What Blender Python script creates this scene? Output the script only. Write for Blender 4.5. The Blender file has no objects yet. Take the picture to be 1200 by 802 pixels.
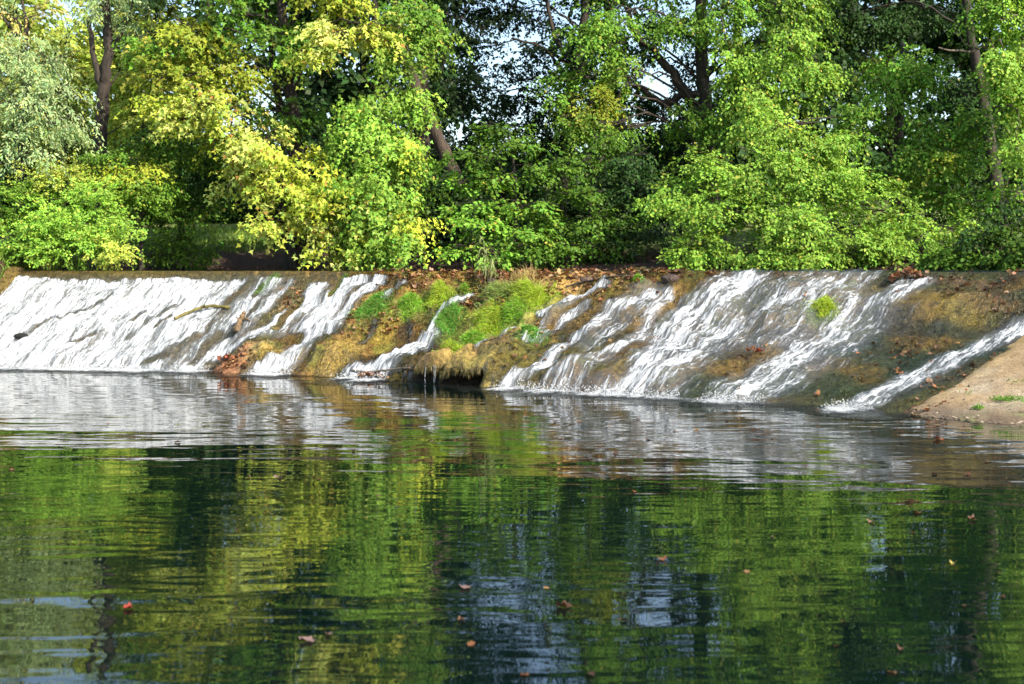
import bpy, math, random
import numpy as np
from mathutils import Vector

# ------------------------------------------------------------------ camera, world, sun, exposure
F, HY, CZ = 1667.0, 312.0, 1.9            # focal length and horizon of the photograph in its 1200 px frame, eye height
scene = bpy.context.scene
COL = scene.collection
cam_d = bpy.data.cameras.new('camera')
cam = bpy.data.objects.new('camera', cam_d)
COL.objects.link(cam)
cam.location = (0, 0, CZ)
cam.rotation_euler = (math.radians(90), 0, 0)
cam_d.sensor_width = 36.0
cam_d.lens = 36.0 * F / 1200.0
cam_d.shift_y = -(401.0 - HY) / 1200.0
cam_d.clip_start, cam_d.clip_end = 0.1, 2000.0
cam_d.dof.use_dof = True
cam_d.dof.focus_distance = 22.0
cam_d.dof.aperture_fstop = 2.8
scene.camera = cam

SUN_AZ, SUN_EL = 47.0, 37.0               # to the right of the view's back, above the horizon
sd = Vector((math.sin(math.radians(SUN_AZ)) * math.cos(math.radians(SUN_EL)),
             -math.cos(math.radians(SUN_AZ)) * math.cos(math.radians(SUN_EL)),
             math.sin(math.radians(SUN_EL))))
world = bpy.data.worlds.new("World")
scene.world = world
world.use_nodes = True
wn = world.node_tree
wn.nodes.clear()
sky = wn.nodes.new('ShaderNodeTexSky')
sky.sky_type = 'NISHITA'
sky.sun_disc = False
sky.sun_elevation = math.radians(SUN_EL)
sky.sun_rotation = math.atan2(sd.x, sd.y)
sky.air_density = 1.0
sky.dust_density = 1.3
bg = wn.nodes.new('ShaderNodeBackground')
bg.inputs['Strength'].default_value = 0.145
wo = wn.nodes.new('ShaderNodeOutputWorld')
wn.links.new(sky.outputs[0], bg.inputs[0])
wn.links.new(bg.outputs[0], wo.inputs[0])

sun_d = bpy.data.lights.new('sun', 'SUN')
sun_d.energy = 4.5
sun_d.angle = math.radians(0.5)
sun_d.color = (1.0, 0.91, 0.74)
sun = bpy.data.objects.new('sun', sun_d)
COL.objects.link(sun)
sun.rotation_euler = (-sd).to_track_quat('-Z', 'Y').to_euler()
sun.location = (20, -20, 30)

scene.view_settings.view_transform = 'Standard'
scene.view_settings.look = 'None'
scene.view_settings.exposure = 1.05
scene.view_settings.gamma = 1.0
scene.view_settings.use_curve_mapping = False
scene.render.engine = 'CYCLES'
scene.cycles.max_bounces = 8
scene.cycles.transparent_max_bounces = 12
scene.cycles.sample_clamp_indirect = 6.0

rng = np.random.default_rng(11)
random.seed(5)

# ------------------------------------------------------------------ helpers
TAB = np.random.default_rng(3).random((256, 256))
def vn(x, y, seed=0):
    x = np.asarray(x, float) + seed * 17.31; y = np.asarray(y, float) + seed * 9.77
    xi = np.floor(x).astype(int); yi = np.floor(y).astype(int)
    fx = x - xi; fy = y - yi
    fx = fx * fx * (3 - 2 * fx); fy = fy * fy * (3 - 2 * fy)
    g = lambda a, b: TAB[a % 256, b % 256]
    return (g(xi, yi) * (1 - fx) + g(xi + 1, yi) * fx) * (1 - fy) + (g(xi, yi + 1) * (1 - fx) + g(xi + 1, yi + 1) * fx) * fy
def fbm(x, y, o=4, seed=0):
    r = 0; a = 0.5; n = 0
    for k in range(o):
        r = r + a * vn(np.asarray(x) * 2 ** k, np.asarray(y) * 2 ** k, seed + k * 3); n += a; a *= 0.5
    return r / n
def sst(a, b, x):
    t = np.clip((np.asarray(x, float) - a) / (b - a), 0, 1)
    return t * t * (3 - 2 * t)
def W(px, py, Y):                         # the place seen at photo pixel (px, py) at distance Y
    return np.array([(px - 600) * Y / F, Y, CZ + (HY - py) * Y / F])
def norm(v):
    return v / np.maximum(np.linalg.norm(v, axis=-1, keepdims=True), 1e-9)

def mesh_np(name, verts, faces, tint=None, mat=None, smooth=False, attrs=None, uv=None, tint_domain='FACE'):
    """faces: (n,k) int array or a list of such arrays"""
    if not isinstance(faces, list): faces = [faces]
    faces = [np.asarray(f, np.int32) for f in faces if len(f)]
    me = bpy.data.meshes.new(name)
    verts = np.asarray(verts, np.float32)
    me.vertices.add(len(verts)); me.vertices.foreach_set('co', verts.ravel())
    loops = np.concatenate([f.ravel() for f in faces]).astype(np.int32)
    tot = np.concatenate([np.full(len(f), f.shape[1], np.int32) for f in faces])
    st = np.concatenate([[0], np.cumsum(tot)[:-1]]).astype(np.int32)
    me.loops.add(len(loops)); me.loops.foreach_set('vertex_index', loops)
    me.polygons.add(len(tot)); me.polygons.foreach_set('loop_start', st)
    if smooth: me.polygons.foreach_set('use_smooth', np.ones(len(tot), bool))
    me.update(calc_edges=True)
    if tint is not None:
        a = me.attributes.new('tint', 'FLOAT_COLOR', tint_domain)
        c = np.ones((len(tint), 4), np.float32); c[:, :3] = tint
        a.data.foreach_set('color', c.ravel())
    for k, v in (attrs or {}).items():
        a = me.attributes.new(k, 'FLOAT', 'POINT'); a.data.foreach_set('value', np.asarray(v, np.float32))
    if uv is not None:
        l = me.uv_layers.new(name='flow_map')
        l.data.foreach_set('uv', np.asarray(uv, np.float32)[loops].ravel())
    if mat: me.materials.append(mat)
    return me

def obj(name, me, parent=None, loc=None):
    o = bpy.data.objects.new(name, me); COL.objects.link(o)
    if parent is not None:
        o.parent = parent
        o.location = -Vector(parent.location) if loc is None else loc
    elif loc is not None: o.location = loc
    return o
def thing(name, label, cat, loc=(0, 0, 0), group=None):
    o = bpy.data.objects.new(name, None); COL.objects.link(o)
    o.empty_display_size = 0.2; o.location = loc
    return tag(o, label, cat, group)
def tag(o, label=None, cat=None, group=None, kind=None):
    if label: o['label'] = label
    if cat: o['category'] = cat
    if group: o['group'] = group
    if kind: o['kind'] = kind
    return o

def tube(points, radii, seg=10, rough=0.0, caps=True):
    p = np.asarray(points, float); n = len(p)
    d = norm(np.gradient(p, axis=0))
    ref = np.array([0.0, 1.0, 0.05]); a = norm(np.cross(d, ref)); b = np.cross(d, a)
    th = np.linspace(0, 2 * np.pi, seg, endpoint=False)
    r = np.asarray(radii, float)[:, None] * (1 + rough * (rng.random((n, seg)) - 0.5))
    v = p[:, None, :] + r[..., None] * (np.cos(th)[None, :, None] * a[:, None, :] + np.sin(th)[None, :, None] * b[:, None, :])
    i = np.arange(n - 1)[:, None] * seg; j = np.arange(seg)[None, :]; k = (j + 1) % seg
    f = np.stack([i + j, i + k, i + seg + k, i + seg + j], -1).reshape(-1, 4)
    v = v.reshape(-1, 3)
    if caps:
        v = np.vstack([v, p[-1:] + d[-1:] * radii[-1] * 0.6]); t = len(v) - 1
        e = np.stack([(n - 1) * seg + np.arange(seg), (n - 1) * seg + (np.arange(seg) + 1) % seg, np.full(seg, t)], -1)
        return v, [f, e]
    return v, [f]
def spline(pts, n):                        # Catmull-Rom through the points
    p = np.asarray(pts, float); p = np.vstack([2 * p[0] - p[1], p, 2 * p[-1] - p[-2]])
    t = np.linspace(0, len(p) - 3 - 1e-6, n); i = t.astype(int); f = (t - i)[:, None]
    a, b, c, d = p[i], p[i + 1], p[i + 2], p[i + 3]
    return 0.5 * (2 * b + (c - a) * f + (2 * a - 5 * b + 4 * c - d) * f ** 2 + (3 * b - a - 3 * c + d) * f ** 3)
def join(parts):                           # [(verts, [faces...])] -> one pair
    vs, fs, o = [], [], 0
    for v, f in parts:
        vs.append(v); fs += [np.asarray(x) + o for x in f]; o += len(v)
    return np.vstack(vs), fs

# ------------------------------------------------------------------ materials
def new_mat(name):
    m = bpy.data.materials.new(name); m.use_nodes = True
    nt = m.node_tree; nt.nodes.clear()
    out = nt.nodes.new('ShaderNodeOutputMaterial')
    N = lambda t, **k: _node(nt, t, k)
    return m, nt, out, N
def _node(nt, t, k):
    n = nt.nodes.new('ShaderNode' + t)
    for a, v in k.items():
        if a.startswith('i_'): n.inputs[a[2:].replace('_', ' ')].default_value = v
        else: setattr(n, a, v)
    return n
def L(nt, a, b): nt.links.new(a, b)

def leaf_mat(name, trans=0.27, gloss=0.14):
    m, nt, out, N = new_mat(name)
    at = N('Attribute', attribute_name='tint')
    p = N('BsdfPrincipled', i_Roughness=0.5); p.inputs['Specular IOR Level'].default_value = gloss
    L(nt, at.outputs['Color'], p.inputs['Base Color'])
    t = N('BsdfTranslucent')
    hs = N('HueSaturation', i_Hue=0.49, i_Saturation=1.1, i_Value=1.25)
    L(nt, at.outputs['Color'], hs.inputs['Color']); L(nt, hs.outputs[0], t.inputs['Color'])
    mx = N('MixShader'); mx.inputs[0].default_value = trans
    L(nt, p.outputs[0], mx.inputs[1]); L(nt, t.outputs[0], mx.inputs[2]); L(nt, mx.outputs[0], out.inputs[0])
    return m
M_LEAF = leaf_mat('leaf')
M_GRASS = leaf_mat('grass_blade', 0.35, 0.25)
M_DEAD = leaf_mat('dead_leaf', 0.1, 0.3)

def bark_mat(name, c1, c2):
    m, nt, out, N = new_mat(name)
    tc = N('TexCoord'); mp = N('Mapping'); mp.inputs['Scale'].default_value = (14, 14, 2.5)
    L(nt, tc.outputs['Object'], mp.inputs[0])
    n = N('TexNoise', i_Scale=1.0, i_Detail=6.0, i_Roughness=0.65); L(nt, mp.outputs[0], n.inputs['Vector'])
    r = N('ValToRGB'); r.color_ramp.elements[0].position = 0.35; r.color_ramp.elements[1].position = 0.68
    r.color_ramp.elements[0].color = (*c1, 1); r.color_ramp.elements[1].color = (*c2, 1)
    L(nt, n.outputs[0], r.inputs[0])
    b = N('Bump', i_Strength=0.9, i_Distance=0.03); L(nt, n.outputs[0], b.inputs['Height'])
    p = N('BsdfPrincipled', i_Roughness=0.85); L(nt, r.outputs[0], p.inputs['Base Color']); L(nt, b.outputs[0], p.inputs['Normal'])
    L(nt, p.outputs[0], out.inputs[0])
    return m
M_BARK = bark_mat('bark_dark', (0.012, 0.009, 0.007), (0.058, 0.042, 0.032))
M_BARK2 = bark_mat('bark_grey', (0.06, 0.045, 0.035), (0.20, 0.16, 0.12))
M_WOOD = bark_mat('driftwood', (0.05, 0.03, 0.015), (0.26, 0.17, 0.09))
M_MOSSWOOD = bark_mat('mossy_wood', (0.07, 0.06, 0.015), (0.21, 0.18, 0.05))

def rock_mat(name, bump=0.05, rough=0.5, vary=0.75):
    m, nt, out, N = new_mat(name)
    at = N('Attribute', attribute_name='tint')
    tc = N('TexCoord')
    n1 = N('TexNoise', i_Scale=9.0, i_Detail=8.0, i_Roughness=0.7); L(nt, tc.outputs['Object'], n1.inputs['Vector'])
    n2 = N('TexNoise', i_Scale=38.0, i_Detail=4.0, i_Roughness=0.65); L(nt, tc.outputs['Object'], n2.inputs['Vector'])
    mr = N('MapRange'); mr.inputs[1].default_value = 0.3; mr.inputs[2].default_value = 0.7
    mr.inputs[3].default_value = 1 - vary; mr.inputs[4].default_value = 1 + vary; L(nt, n1.outputs[0], mr.inputs[0])
    mr2 = N('MapRange'); mr2.inputs[1].default_value = 0.3; mr2.inputs[2].default_value = 0.7
    mr2.inputs[3].default_value = 0.55; mr2.inputs[4].default_value = 1.45; L(nt, n2.outputs[0], mr2.inputs[0])
    mu = N('Math', operation='MULTIPLY'); L(nt, mr.outputs[0], mu.inputs[0]); L(nt, mr2.outputs[0], mu.inputs[1])
    vm = N('VectorMath', operation='SCALE'); L(nt, at.outputs['Color'], vm.inputs[0]); L(nt, mu.outputs[0], vm.inputs['Scale'])
    ad = N('Math', operation='MULTIPLY_ADD'); ad.inputs[1].default_value = 0.5
    L(nt, n2.outputs[0], ad.inputs[0]); L(nt, n1.outputs[0], ad.inputs[2])
    b = N('Bump', i_Strength=1.0, i_Distance=bump); L(nt, ad.outputs[0], b.inputs['Height'])
    p = N('BsdfPrincipled', i_Roughness=rough); p.inputs['Specular IOR Level'].default_value = 0.4
    L(nt, vm.outputs[0], p.inputs['Base Color']); L(nt, b.outputs[0], p.inputs['Normal']); L(nt, p.outputs[0], out.inputs[0])
    return m
M_TUFA = rock_mat('wet_tufa', 0.11, 0.34, 0.85)
M_SAND = rock_mat('sand', 0.02, 0.85, 0.25)
M_EARTH = rock_mat('earth', 0.06, 0.9, 0.5)

def pool_mat():
    m, nt, out, N = new_mat('pool_water')
    tc = N('TexCoord')
    def wave(sx, sy, scale, det, rot=0.0):
        mp = N('Mapping'); mp.inputs['Scale'].default_value = (sx, sy, 1); mp.inputs['Rotation'].default_value = (0, 0, rot)
        L(nt, tc.outputs['Object'], mp.inputs[0])
        n = N('TexNoise', i_Scale=scale, i_Detail=det, i_Roughness=0.5, i_Distortion=0.4); L(nt, mp.outputs[0], n.inputs['Vector'])
        return n.outputs[0]
    a = wave(0.32, 1.0, 1.1, 1.0, 0.2); b = wave(0.36, 1.0, 4.2, 1.0, -0.12); c = wave(0.55, 1.0, 12.0, 2.0, 0.1)
    patch = wave(1, 1, 0.16, 2.0, 0.6)
    pm = N('MapRange'); pm.inputs[1].default_value = 0.35; pm.inputs[2].default_value = 0.65; pm.inputs[3].default_value = 0.5; pm.inputs[4].default_value = 1.2
    L(nt, patch, pm.inputs[0])
    s1 = N('Math', operation='MULTIPLY_ADD'); s1.inputs[1].default_value = 0.46; L(nt, b, s1.inputs[0])
    a2 = N('Math', operation='MULTIPLY'); a2.inputs[1].default_value = 1.7; L(nt, a, a2.inputs[0]); L(nt, a2.outputs[0], s1.inputs[2])
    s2 = N('Math', operation='MULTIPLY_ADD'); s2.inputs[1].default_value = 0.03; L(nt, c, s2.inputs[0]); L(nt, s1.outputs[0], s2.inputs[2])
    sx_ = N('SeparateXYZ'); L(nt, tc.outputs['Object'], sx_.inputs[0])
    ny = N('MapRange', interpolation_type='SMOOTHSTEP'); ny.inputs[1].default_value = 8; ny.inputs[2].default_value = 17; ny.inputs[3].default_value = 0.95; ny.inputs[4].default_value = 1.12; L(nt, sx_.outputs[1], ny.inputs[0])
    py = N('Math', operation='MULTIPLY'); L(nt, pm.outputs[0], py.inputs[0]); L(nt, ny.outputs[0], py.inputs[1])
    s3 = N('Math', operation='MULTIPLY'); L(nt, s2.outputs[0], s3.inputs[0]); L(nt, py.outputs[0], s3.inputs[1])
    bp = N('Bump', i_Strength=1.0, i_Distance=0.010); L(nt, s3.outputs[0], bp.inputs['Height'])
    p = N('BsdfPrincipled', i_Roughness=0.015, i_IOR=1.36)
    p.inputs['Base Color'].default_value = (0.0018, 0.0065, 0.0055, 1)
    p.inputs['Specular IOR Level'].default_value = 0.95
    L(nt, bp.outputs[0], p.inputs['Normal']); L(nt, p.outputs[0], out.inputs[0])
    return m
M_POOL = pool_mat()

def cascade_mat():
    m, nt, out, N = new_mat('white_water')
    uv = N('UVMap', uv_map='flow_map'); at = N('Attribute', attribute_name='flow')
    def nz(sx, sy, det, seed):
        mp = N('Mapping'); mp.inputs['Scale'].default_value = (sx, sy, 1); mp.inputs['Location'].default_value = (seed, seed * 2, seed)
        L(nt, uv.outputs[0], mp.inputs[0])
        n = N('TexNoise', i_Scale=1.0, i_Detail=det, i_Roughness=0.62, i_Distortion=0.6); L(nt, mp.outputs[0], n.inputs['Vector'])
        return n.outputs[0]
    a = nz(7.5, 1.1, 3.0, 1.3); b = nz(30.0, 3.2, 4.0, 4.1); c = nz(70.0, 15.0, 3.0, 7.7)
    def stretch(x, w):
        r = N('MapRange'); r.inputs[1].default_value = 0.34; r.inputs[2].default_value = 0.66; r.inputs[3].default_value = 0; r.inputs[4].default_value = w
        L(nt, x, r.inputs[0]); return r.outputs[0]
    k1 = N('Math', operation='ADD'); L(nt, stretch(a, .38), k1.inputs[0]); L(nt, stretch(b, .36), k1.inputs[1])
    k2 = N('Math', operation='ADD'); L(nt, k1.outputs[0], k2.inputs[0]); L(nt, stretch(c, .26), k2.inputs[1])      # 0..1
    f = N('Math', operation='MULTIPLY_ADD'); f.inputs[1].default_value = 1.0; L(nt, at.outputs['Fac'], f.inputs[0]); L(nt, k2.outputs[0], f.inputs[2])
    mr = N('MapRange', interpolation_type='SMOOTHSTEP'); mr.inputs[1].default_value = 1.13; mr.inputs[2].default_value = 1.62
    mr.inputs[3].default_value = 0; mr.inputs[4].default_value = 0.90; L(nt, f.outputs[0], mr.inputs[0])
    bp = N('Bump', i_Strength=1.0, i_Distance=0.05); L(nt, k2.outputs[0], bp.inputs['Height'])
    foam = N('BsdfPrincipled', i_Roughness=0.45)
    fcol = N('ValToRGB'); fcol.color_ramp.elements[0].position = 1.15; fcol.color_ramp.elements[0].color = (.38, .45, .54, 1)
    fs = N('MapRange'); fs.inputs[1].default_value = 1.15; fs.inputs[2].default_value = 1.75; L(nt, f.outputs[0], fs.inputs[0])
    fcol.color_ramp.elements[0].position = 0.0; fcol.color_ramp.elements[1].position = 0.8; fcol.color_ramp.elements[1].color = (.74, .76, .78, 1)
    L(nt, fs.outputs[0], fcol.inputs[0]); L(nt, fcol.outputs[0], foam.inputs['Base Color'])
    L(nt, bp.outputs[0], foam.inputs['Normal'])
    tr = N('BsdfTransparent'); tr.inputs[0].default_value = (0.93, 0.95, 0.93, 1)
    gl = N('BsdfGlossy', i_Roughness=0.12); L(nt, bp.outputs[0], gl.inputs['Normal'])
    fr = N('Fresnel', i_IOR=1.25); L(nt, bp.outputs[0], fr.inputs['Normal'])
    film = N('MixShader'); L(nt, fr.outputs[0], film.inputs[0]); L(nt, tr.outputs[0], film.inputs[1]); L(nt, gl.outputs[0], film.inputs[2])
    mk = N('MapRange', interpolation_type='SMOOTHSTEP'); mk.inputs[1].default_value = 0.35; mk.inputs[2].default_value = 1.05; mk.inputs[3].default_value = 0; mk.inputs[4].default_value = 0.18
    L(nt, at.outputs['Fac'], mk.inputs[0])
    mm = N('Math', operation='MAXIMUM'); L(nt, mr.outputs[0], mm.inputs[0]); L(nt, mk.outputs[0], mm.inputs[1])
    mx = N('MixShader'); L(nt, mm.outputs[0], mx.inputs[0]); L(nt, film.outputs[0], mx.inputs[1]); L(nt, foam.outputs[0], mx.inputs[2])
    L(nt, mx.outputs[0], out.inputs[0])
    return m
M_CASCADE = cascade_mat()

# ------------------------------------------------------------------ the weir: foot curve, flow direction, profile
foot_px = [(0, 432), (100, 433), (200, 435), (300, 438), (400, 443), (470, 447.5), (560, 453), (620, 457), (700, 461.5),
           (780, 466), (860, 471), (950, 476), (1010, 480.5), (1060, 487)]
fp = [((x - 600) / F * (CZ * F / (y - HY)), CZ * F / (y - HY)) for x, y in foot_px]
fp = [(-13.6, 27.5), (-11.6, 26.95)] + fp + [(6.1, 16.85), (7.6, 15.1), (9.6, 12.6), (12.0, 9.5)]
fc = spline(np.array([(a, b, 0) for a, b in fp]), 3000)[:, :2]
for _ in range(60):
    fc[1:-1] = 0.25 * fc[:-2] + 0.5 * fc[1:-1] + 0.25 * fc[2:]
al = np.concatenate([[0], np.cumsum(np.linalg.norm(np.diff(fc, axis=0), axis=1))])
footX = lambda u: np.interp(u, al, fc[:, 0]); footY = lambda u: np.interp(u, al, fc[:, 1])
u_of_x = lambda x: np.interp(x, fc[:, 0], al)
ang = lambda x: np.radians(np.interp(x, [-11, -9.5, -4.5, -2.0, 0.0, 3.0, 5.0, 9.0], [13, 14, 19, 28, 36, 42, 45, 47]))
RR = lambda x: np.interp(x, [-11, -4.5, -2, 0, 3, 5, 9], [3.1, 3.2, 3.6, 4.2, 5.6, 6.6, 7.2])
CREST = 1.80
def profile(x, t):
    l = np.interp(t, [-.2, 0, .25, .5, .75, .88, .925, .945, .965, .985, 1, 1.05, 1.3], [-.5, 0, .42, .84, 1.24, 1.45, 1.51, 1.60, 1.70, 1.775, 1.80, 1.79, 1.2])
    m = np.interp(t, [-.2, 0, .07, .2, .4, .55, .7, .82, .92, .97, 1, 1.05, 1.3], [-.5, 0, .26, .42, .70, 1.0, 1.35, 1.58, 1.72, 1.78, 1.80, 1.79, 1.2])
    r = np.interp(t, [-.2, 0, .3, .55, .66, .74, .82, .9, .96, 1, 1.05, 1.3], [-.5, 0, .34, .68, .92, 1.24, 1.48, 1.66, 1.76, 1.80, 1.79, 1.2])
    wl = 1 - sst(-5.0, -2.2, x); wr = sst(0.8, 3.4, x); wm = np.clip(1 - wl - wr, 0, 1)
    return (l * wl + m * wm + r * wr) / (wl + wm + wr)

def weir_grid(u0, u1, du, nt_):
    u = np.arange(u0, u1, du); t = np.concatenate([np.linspace(-0.12, 0, 8)[:-1], np.linspace(0, 1, nt_), np.linspace(1, 1.3, 10)[1:]])
    U, T = np.meshgrid(u, t, indexing='ij')
    X = footX(U); A = ang(X); R = RR(X)
    return u, t, U, T, X, A, R
U0, U1 = u_of_x(-11.0), u_of_x(5.12)
u, t, U, T, X, A, R = weir_grid(U0, U1, 0.03, 190)
S = T * R
h0 = profile(X, T)
inside = sst(-0.05, 0.05, T) * (1 - sst(0.93, 0.985, T))
amp = np.interp(X, [-11, -5, -3, 0, 3, 5.1], [.75, .8, 1.25, 1.25, 0.72, 0.35])
# ridges and gutters running down the slope, terraces of tufa, knobbly crust
ridge = (fbm(U * 1.3 + 0.25 * S, S * 0.45, 3, 1) - 0.5) * 0.34
p_ = S / 0.95 + 1.6 * fbm(U * 0.9, S * 0.5, 3, 5); f_ = p_ - np.floor(p_)
terr = np.where(f_ < .22, f_ / .22, 1 - (f_ - .22) / .78) - 0.5
terr_w = np.interp(X, [-11, -5, -3, 0, 2.5, 5], [.05, .07, .13, .11, .05, .02])
knob = (fbm(U * 5.5, S * 3.2, 3, 9) - 0.5) * 0.16 + (.25 - np.abs(vn(U * 8, S * 6, 13) - 0.5)) * 0.10
fine = (fbm(U * 24, S * 18, 2, 21) - 0.5) * 0.035
low = h0 + inside * (amp * ridge + terr * terr_w)
PXs = lambda X_, Y_: 600 + F * X_ / Y_
def place(Sv, H):
    x = X + np.sin(A) * Sv; y = footY(U) + np.cos(A) * Sv
    return x, y, H
gx, gy, gz = place(S, low + inside * amp * (knob))
gpx = 600 + F * gx / gy; gpy = HY + F * (CZ - gz) / gy
front = (T >= 0) & (T <= 1)
def pick(px, py, r=3.0):
    d = np.hypot(gpx - px, gpy - py); d = np.where(front, d, 1e9)
    k = d < r
    if not k.any():
        i = np.unravel_index(np.argmin(d), d.shape); return i
    yy = np.where(k, gy, 1e9); return np.unravel_index(np.argmin(yy), yy.shape)
def pk(px, py):
    i = pick(px, py); return np.array([gx[i], gy[i]]), i
# mounds and hollows (photo pixel of the centre, radius across, radius along the flow, height)
MOUNDS = [(437, 362, .32, .35, .16), (478, 356, .30, .35, .12), (515, 350, .35, .35, .10), (528, 380, .28, .35, .20), (590, 362, .55, .6, .22),
          (615, 345, .4, .4, .12), (575, 412, .9, .7, .16), (300, 415, .55, .45, .20), (390, 405, .5, .8, .14), (700, 390, .35, .6, .10),
          (660, 435, .5, .35, .16), (740, 430, .4, .5, .10), (1090, 355, .7, .6, .10), (965, 362, .4, .45, .12), (920, 380, .4, .5, .08)]
extra = np.zeros_like(low)
for px, py, ru, rs, hh in MOUNDS:
    (i, j) = pick(px, py)
    q = ((U - U[i, j]) / ru) ** 2 + ((S - S[i, j]) / rs) ** 2
    extra += hh * np.exp(-q)
low2 = low + extra * inside
# undercut lips at the foot of the middle mounds
S2 = S.copy()
cave = np.zeros_like(S)
for px, py, ru, dep in [(499, 441, .30, .26), (539, 441, .46, .42)]:
    i, j = pick(px, py)
    cave = np.maximum(cave, dep * (1 - sst(ru * 0.35, ru * 1.2, np.abs(U - U[i, j]) + 0.1 * (vn(U * 9, S * 0, 3) - .5))))
cav_h = 0.25 + 0.12 * (vn(U * 4, U * 0, 4) - .5) + .05 * (vn(U * 13, U * 0, 4) - .5)
cw = sst(.01, .30, cave) * (T > 0) * (S < .7)
low2 = low2 * (1 - cw) + cw * np.maximum(low2, np.minimum(cav_h + 0.12 + S * .25, S * 3.2))
gz = low2 + inside * amp * (knob + fine)
rim = np.exp(-((gz - cav_h) / 0.05) ** 2)
S2 = S2 + cave * (1 - sst(cav_h * 0.75, cav_h * 1.0, gz)) * (T > -0.05) - rim * cave * 0.10
gx, gy, gz = place(S2, gz)
gpx = 600 + F * gx / gy; gpy = HY + F * (CZ - gz) / gy
nu, ntt = U.shape
idx = np.arange(nu * ntt).reshape(nu, ntt)
quads = np.stack([idx[:-1, :-1], idx[1:, :-1], idx[1:, 1:], idx[:-1, 1:]], -1).reshape(-1, 4)

# ---- where the water runs: courses traced down the slope (photo pixels on the weir face, half-width px, strength)
def course_dist(pts):
    w = np.array([pk(*p)[0] for p in pts])
    best = np.full(gx.shape, 1e9)
    for a, b in zip(w[:-1], w[1:]):
        ab = b - a; l2 = max((ab ** 2).sum(), 1e-9)
        k = np.clip(((gx - a[0]) * ab[0] + (gy - a[1]) * ab[1]) / l2, 0, 1)
        best = np.minimum(best, np.hypot(gx - a[0] - k * ab[0], gy - a[1] - k * ab[1]))
    return best
wob = 0.7 + 0.65 * fbm(U * 3.2, S * 1.1, 3, 31)
flow = np.zeros_like(gx)
ub = U[pick(262, 360)]
flow = np.maximum(flow, (.97 + .16 * (fbm(U * 1.6, S * .5, 3, 18) - .4)) * (1 - sst(ub - 0.35, ub + 0.25, U + 0.35 * (fbm(U * 2, S * .8, 2, 8) - .5))))
COURSES = [
    ([(318, 327), (300, 345), (272, 372), (232, 410), (205, 431)], 16, .80), ([(345, 326), (318, 352), (285, 385), (245, 416), (225, 433)], 10, .80),
    ([(420, 327), (388, 358), (366, 398), (335, 425), (306, 438)], 13, 1.0), ([(412, 328), (395, 345), (372, 372), (350, 398)], 16, 1.0),
    ([(372, 331), (352, 362), (318, 383), (278, 402), (236, 418), (222, 432)], 13, 1.0),
    ([(445, 328), (425, 342), (405, 362), (388, 385)], 10, .95), ([(470, 330), (452, 340), (440, 349)], 6, .75), ([(368, 352), (350, 376), (330, 392), (345, 405)], 12, .62),
    ([(549, 345), (530, 353), (516, 361), (505, 377), (499, 392)], 4.5, 1.0), ([(499, 392), (475, 411), (445, 424), (410, 436)], 11, .97), ([(440, 375), (432, 392), (422, 400)], 3, .6),
    ([(478, 372), (478, 395)], 2.5, .55), ([(480, 412), (455, 430), (420, 439)], 9, .78),
    ([(706, 333), (690, 341), (672, 348), (655, 357), (632, 366)], 4.5, .95), ([(686, 356), (662, 373), (640, 388), (620, 398)], 5, .85), ([(650, 366), (638, 380), (632, 395)], 4, .75),
    ([(604, 384), (585, 394), (560, 404)], 4, .85),
    ([(760, 346), (735, 352), (717, 360), (688, 382), (662, 402), (645, 420), (622, 434), (594, 453)], 8, .95),
    ([(780, 343), (768, 366), (752, 392), (725, 405), (695, 417), (665, 425), (640, 440)], 6, .88), ([(745, 366), (725, 383), (712, 396)], 5, .7),
    ([(876, 333), (838, 349), (806, 373), (780, 402), (755, 432), (738, 454), (712, 462)], 17, .95), ([(850, 352), (830, 376), (806, 402), (772, 440), (745, 460)], 16, .85),
    ([(800, 352), (786, 380), (766, 402)], 7, .8), ([(972, 329), (940, 341), (915, 352), (878, 373), (848, 394), (806, 416), (770, 446)], 10, .88), ([(890, 385), (860, 394), (835, 410)], 9, .75),
    ([(1075, 331), (1045, 343), (1010, 358), (985, 382), (962, 402), (930, 421), (885, 452), (852, 467)], 12, .90), ([(1000, 372), (975, 400), (945, 430), (905, 462)], 10, .66),
    ([(1035, 350), (1010, 378), (990, 400)], 9, .66),
    ([(1200, 384), (1160, 402), (1117, 421), (1080, 441), (1049, 456), (1010, 473), (994, 480)], 15, .93),
    ([(905, 333), (890, 345)], 6, .5), ([(960, 325), (925, 332), (905, 345)], 7, .6), ([(995, 326), (975, 338)], 6, .6), ([(1095, 380), (1085, 392)], 2.5, .5),
    ([(900, 345), (860, 375), (810, 410), (760, 455)], 36, .79), ([(1010, 360), (970, 405), (910, 445), (870, 465)], 30, .80), ([(985, 340), (930, 370), (890, 395)], 24, .78), ([(1120, 425), (1050, 462), (1000, 478)], 20, .52), ([(1000, 330), (985, 345), (960, 372), (930, 400)], 22, .76), ([(960, 326), (900, 345), (850, 372), (800, 420)], 24, .76),
    ([(930, 325), (900, 335), (870, 345)], 9, .66), ([(1000, 325), (960, 335), (930, 345)], 9, .62), ([(760, 345), (720, 375), (690, 400)], 18, .74), ([(700, 420), (670, 440), (650, 458)], 18, .76),
    ([(700, 445), (672, 457)], 8, .6), ([(724, 420), (712, 440), (706, 455)], 4, .6),
]
for pts, wpx, st in COURSES:
    d = course_dist(pts); wm_ = (1.3 + .55 * sst(-2.5, 0, X)) * wpx * gy / F
    flow = np.maximum(flow, min(1.04, st * 1.06) * (1 - .08 * sst(-2.5, 0.5, X)) * (1 - sst(0.25, 1.8, d / (wm_ * wob))))
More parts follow.
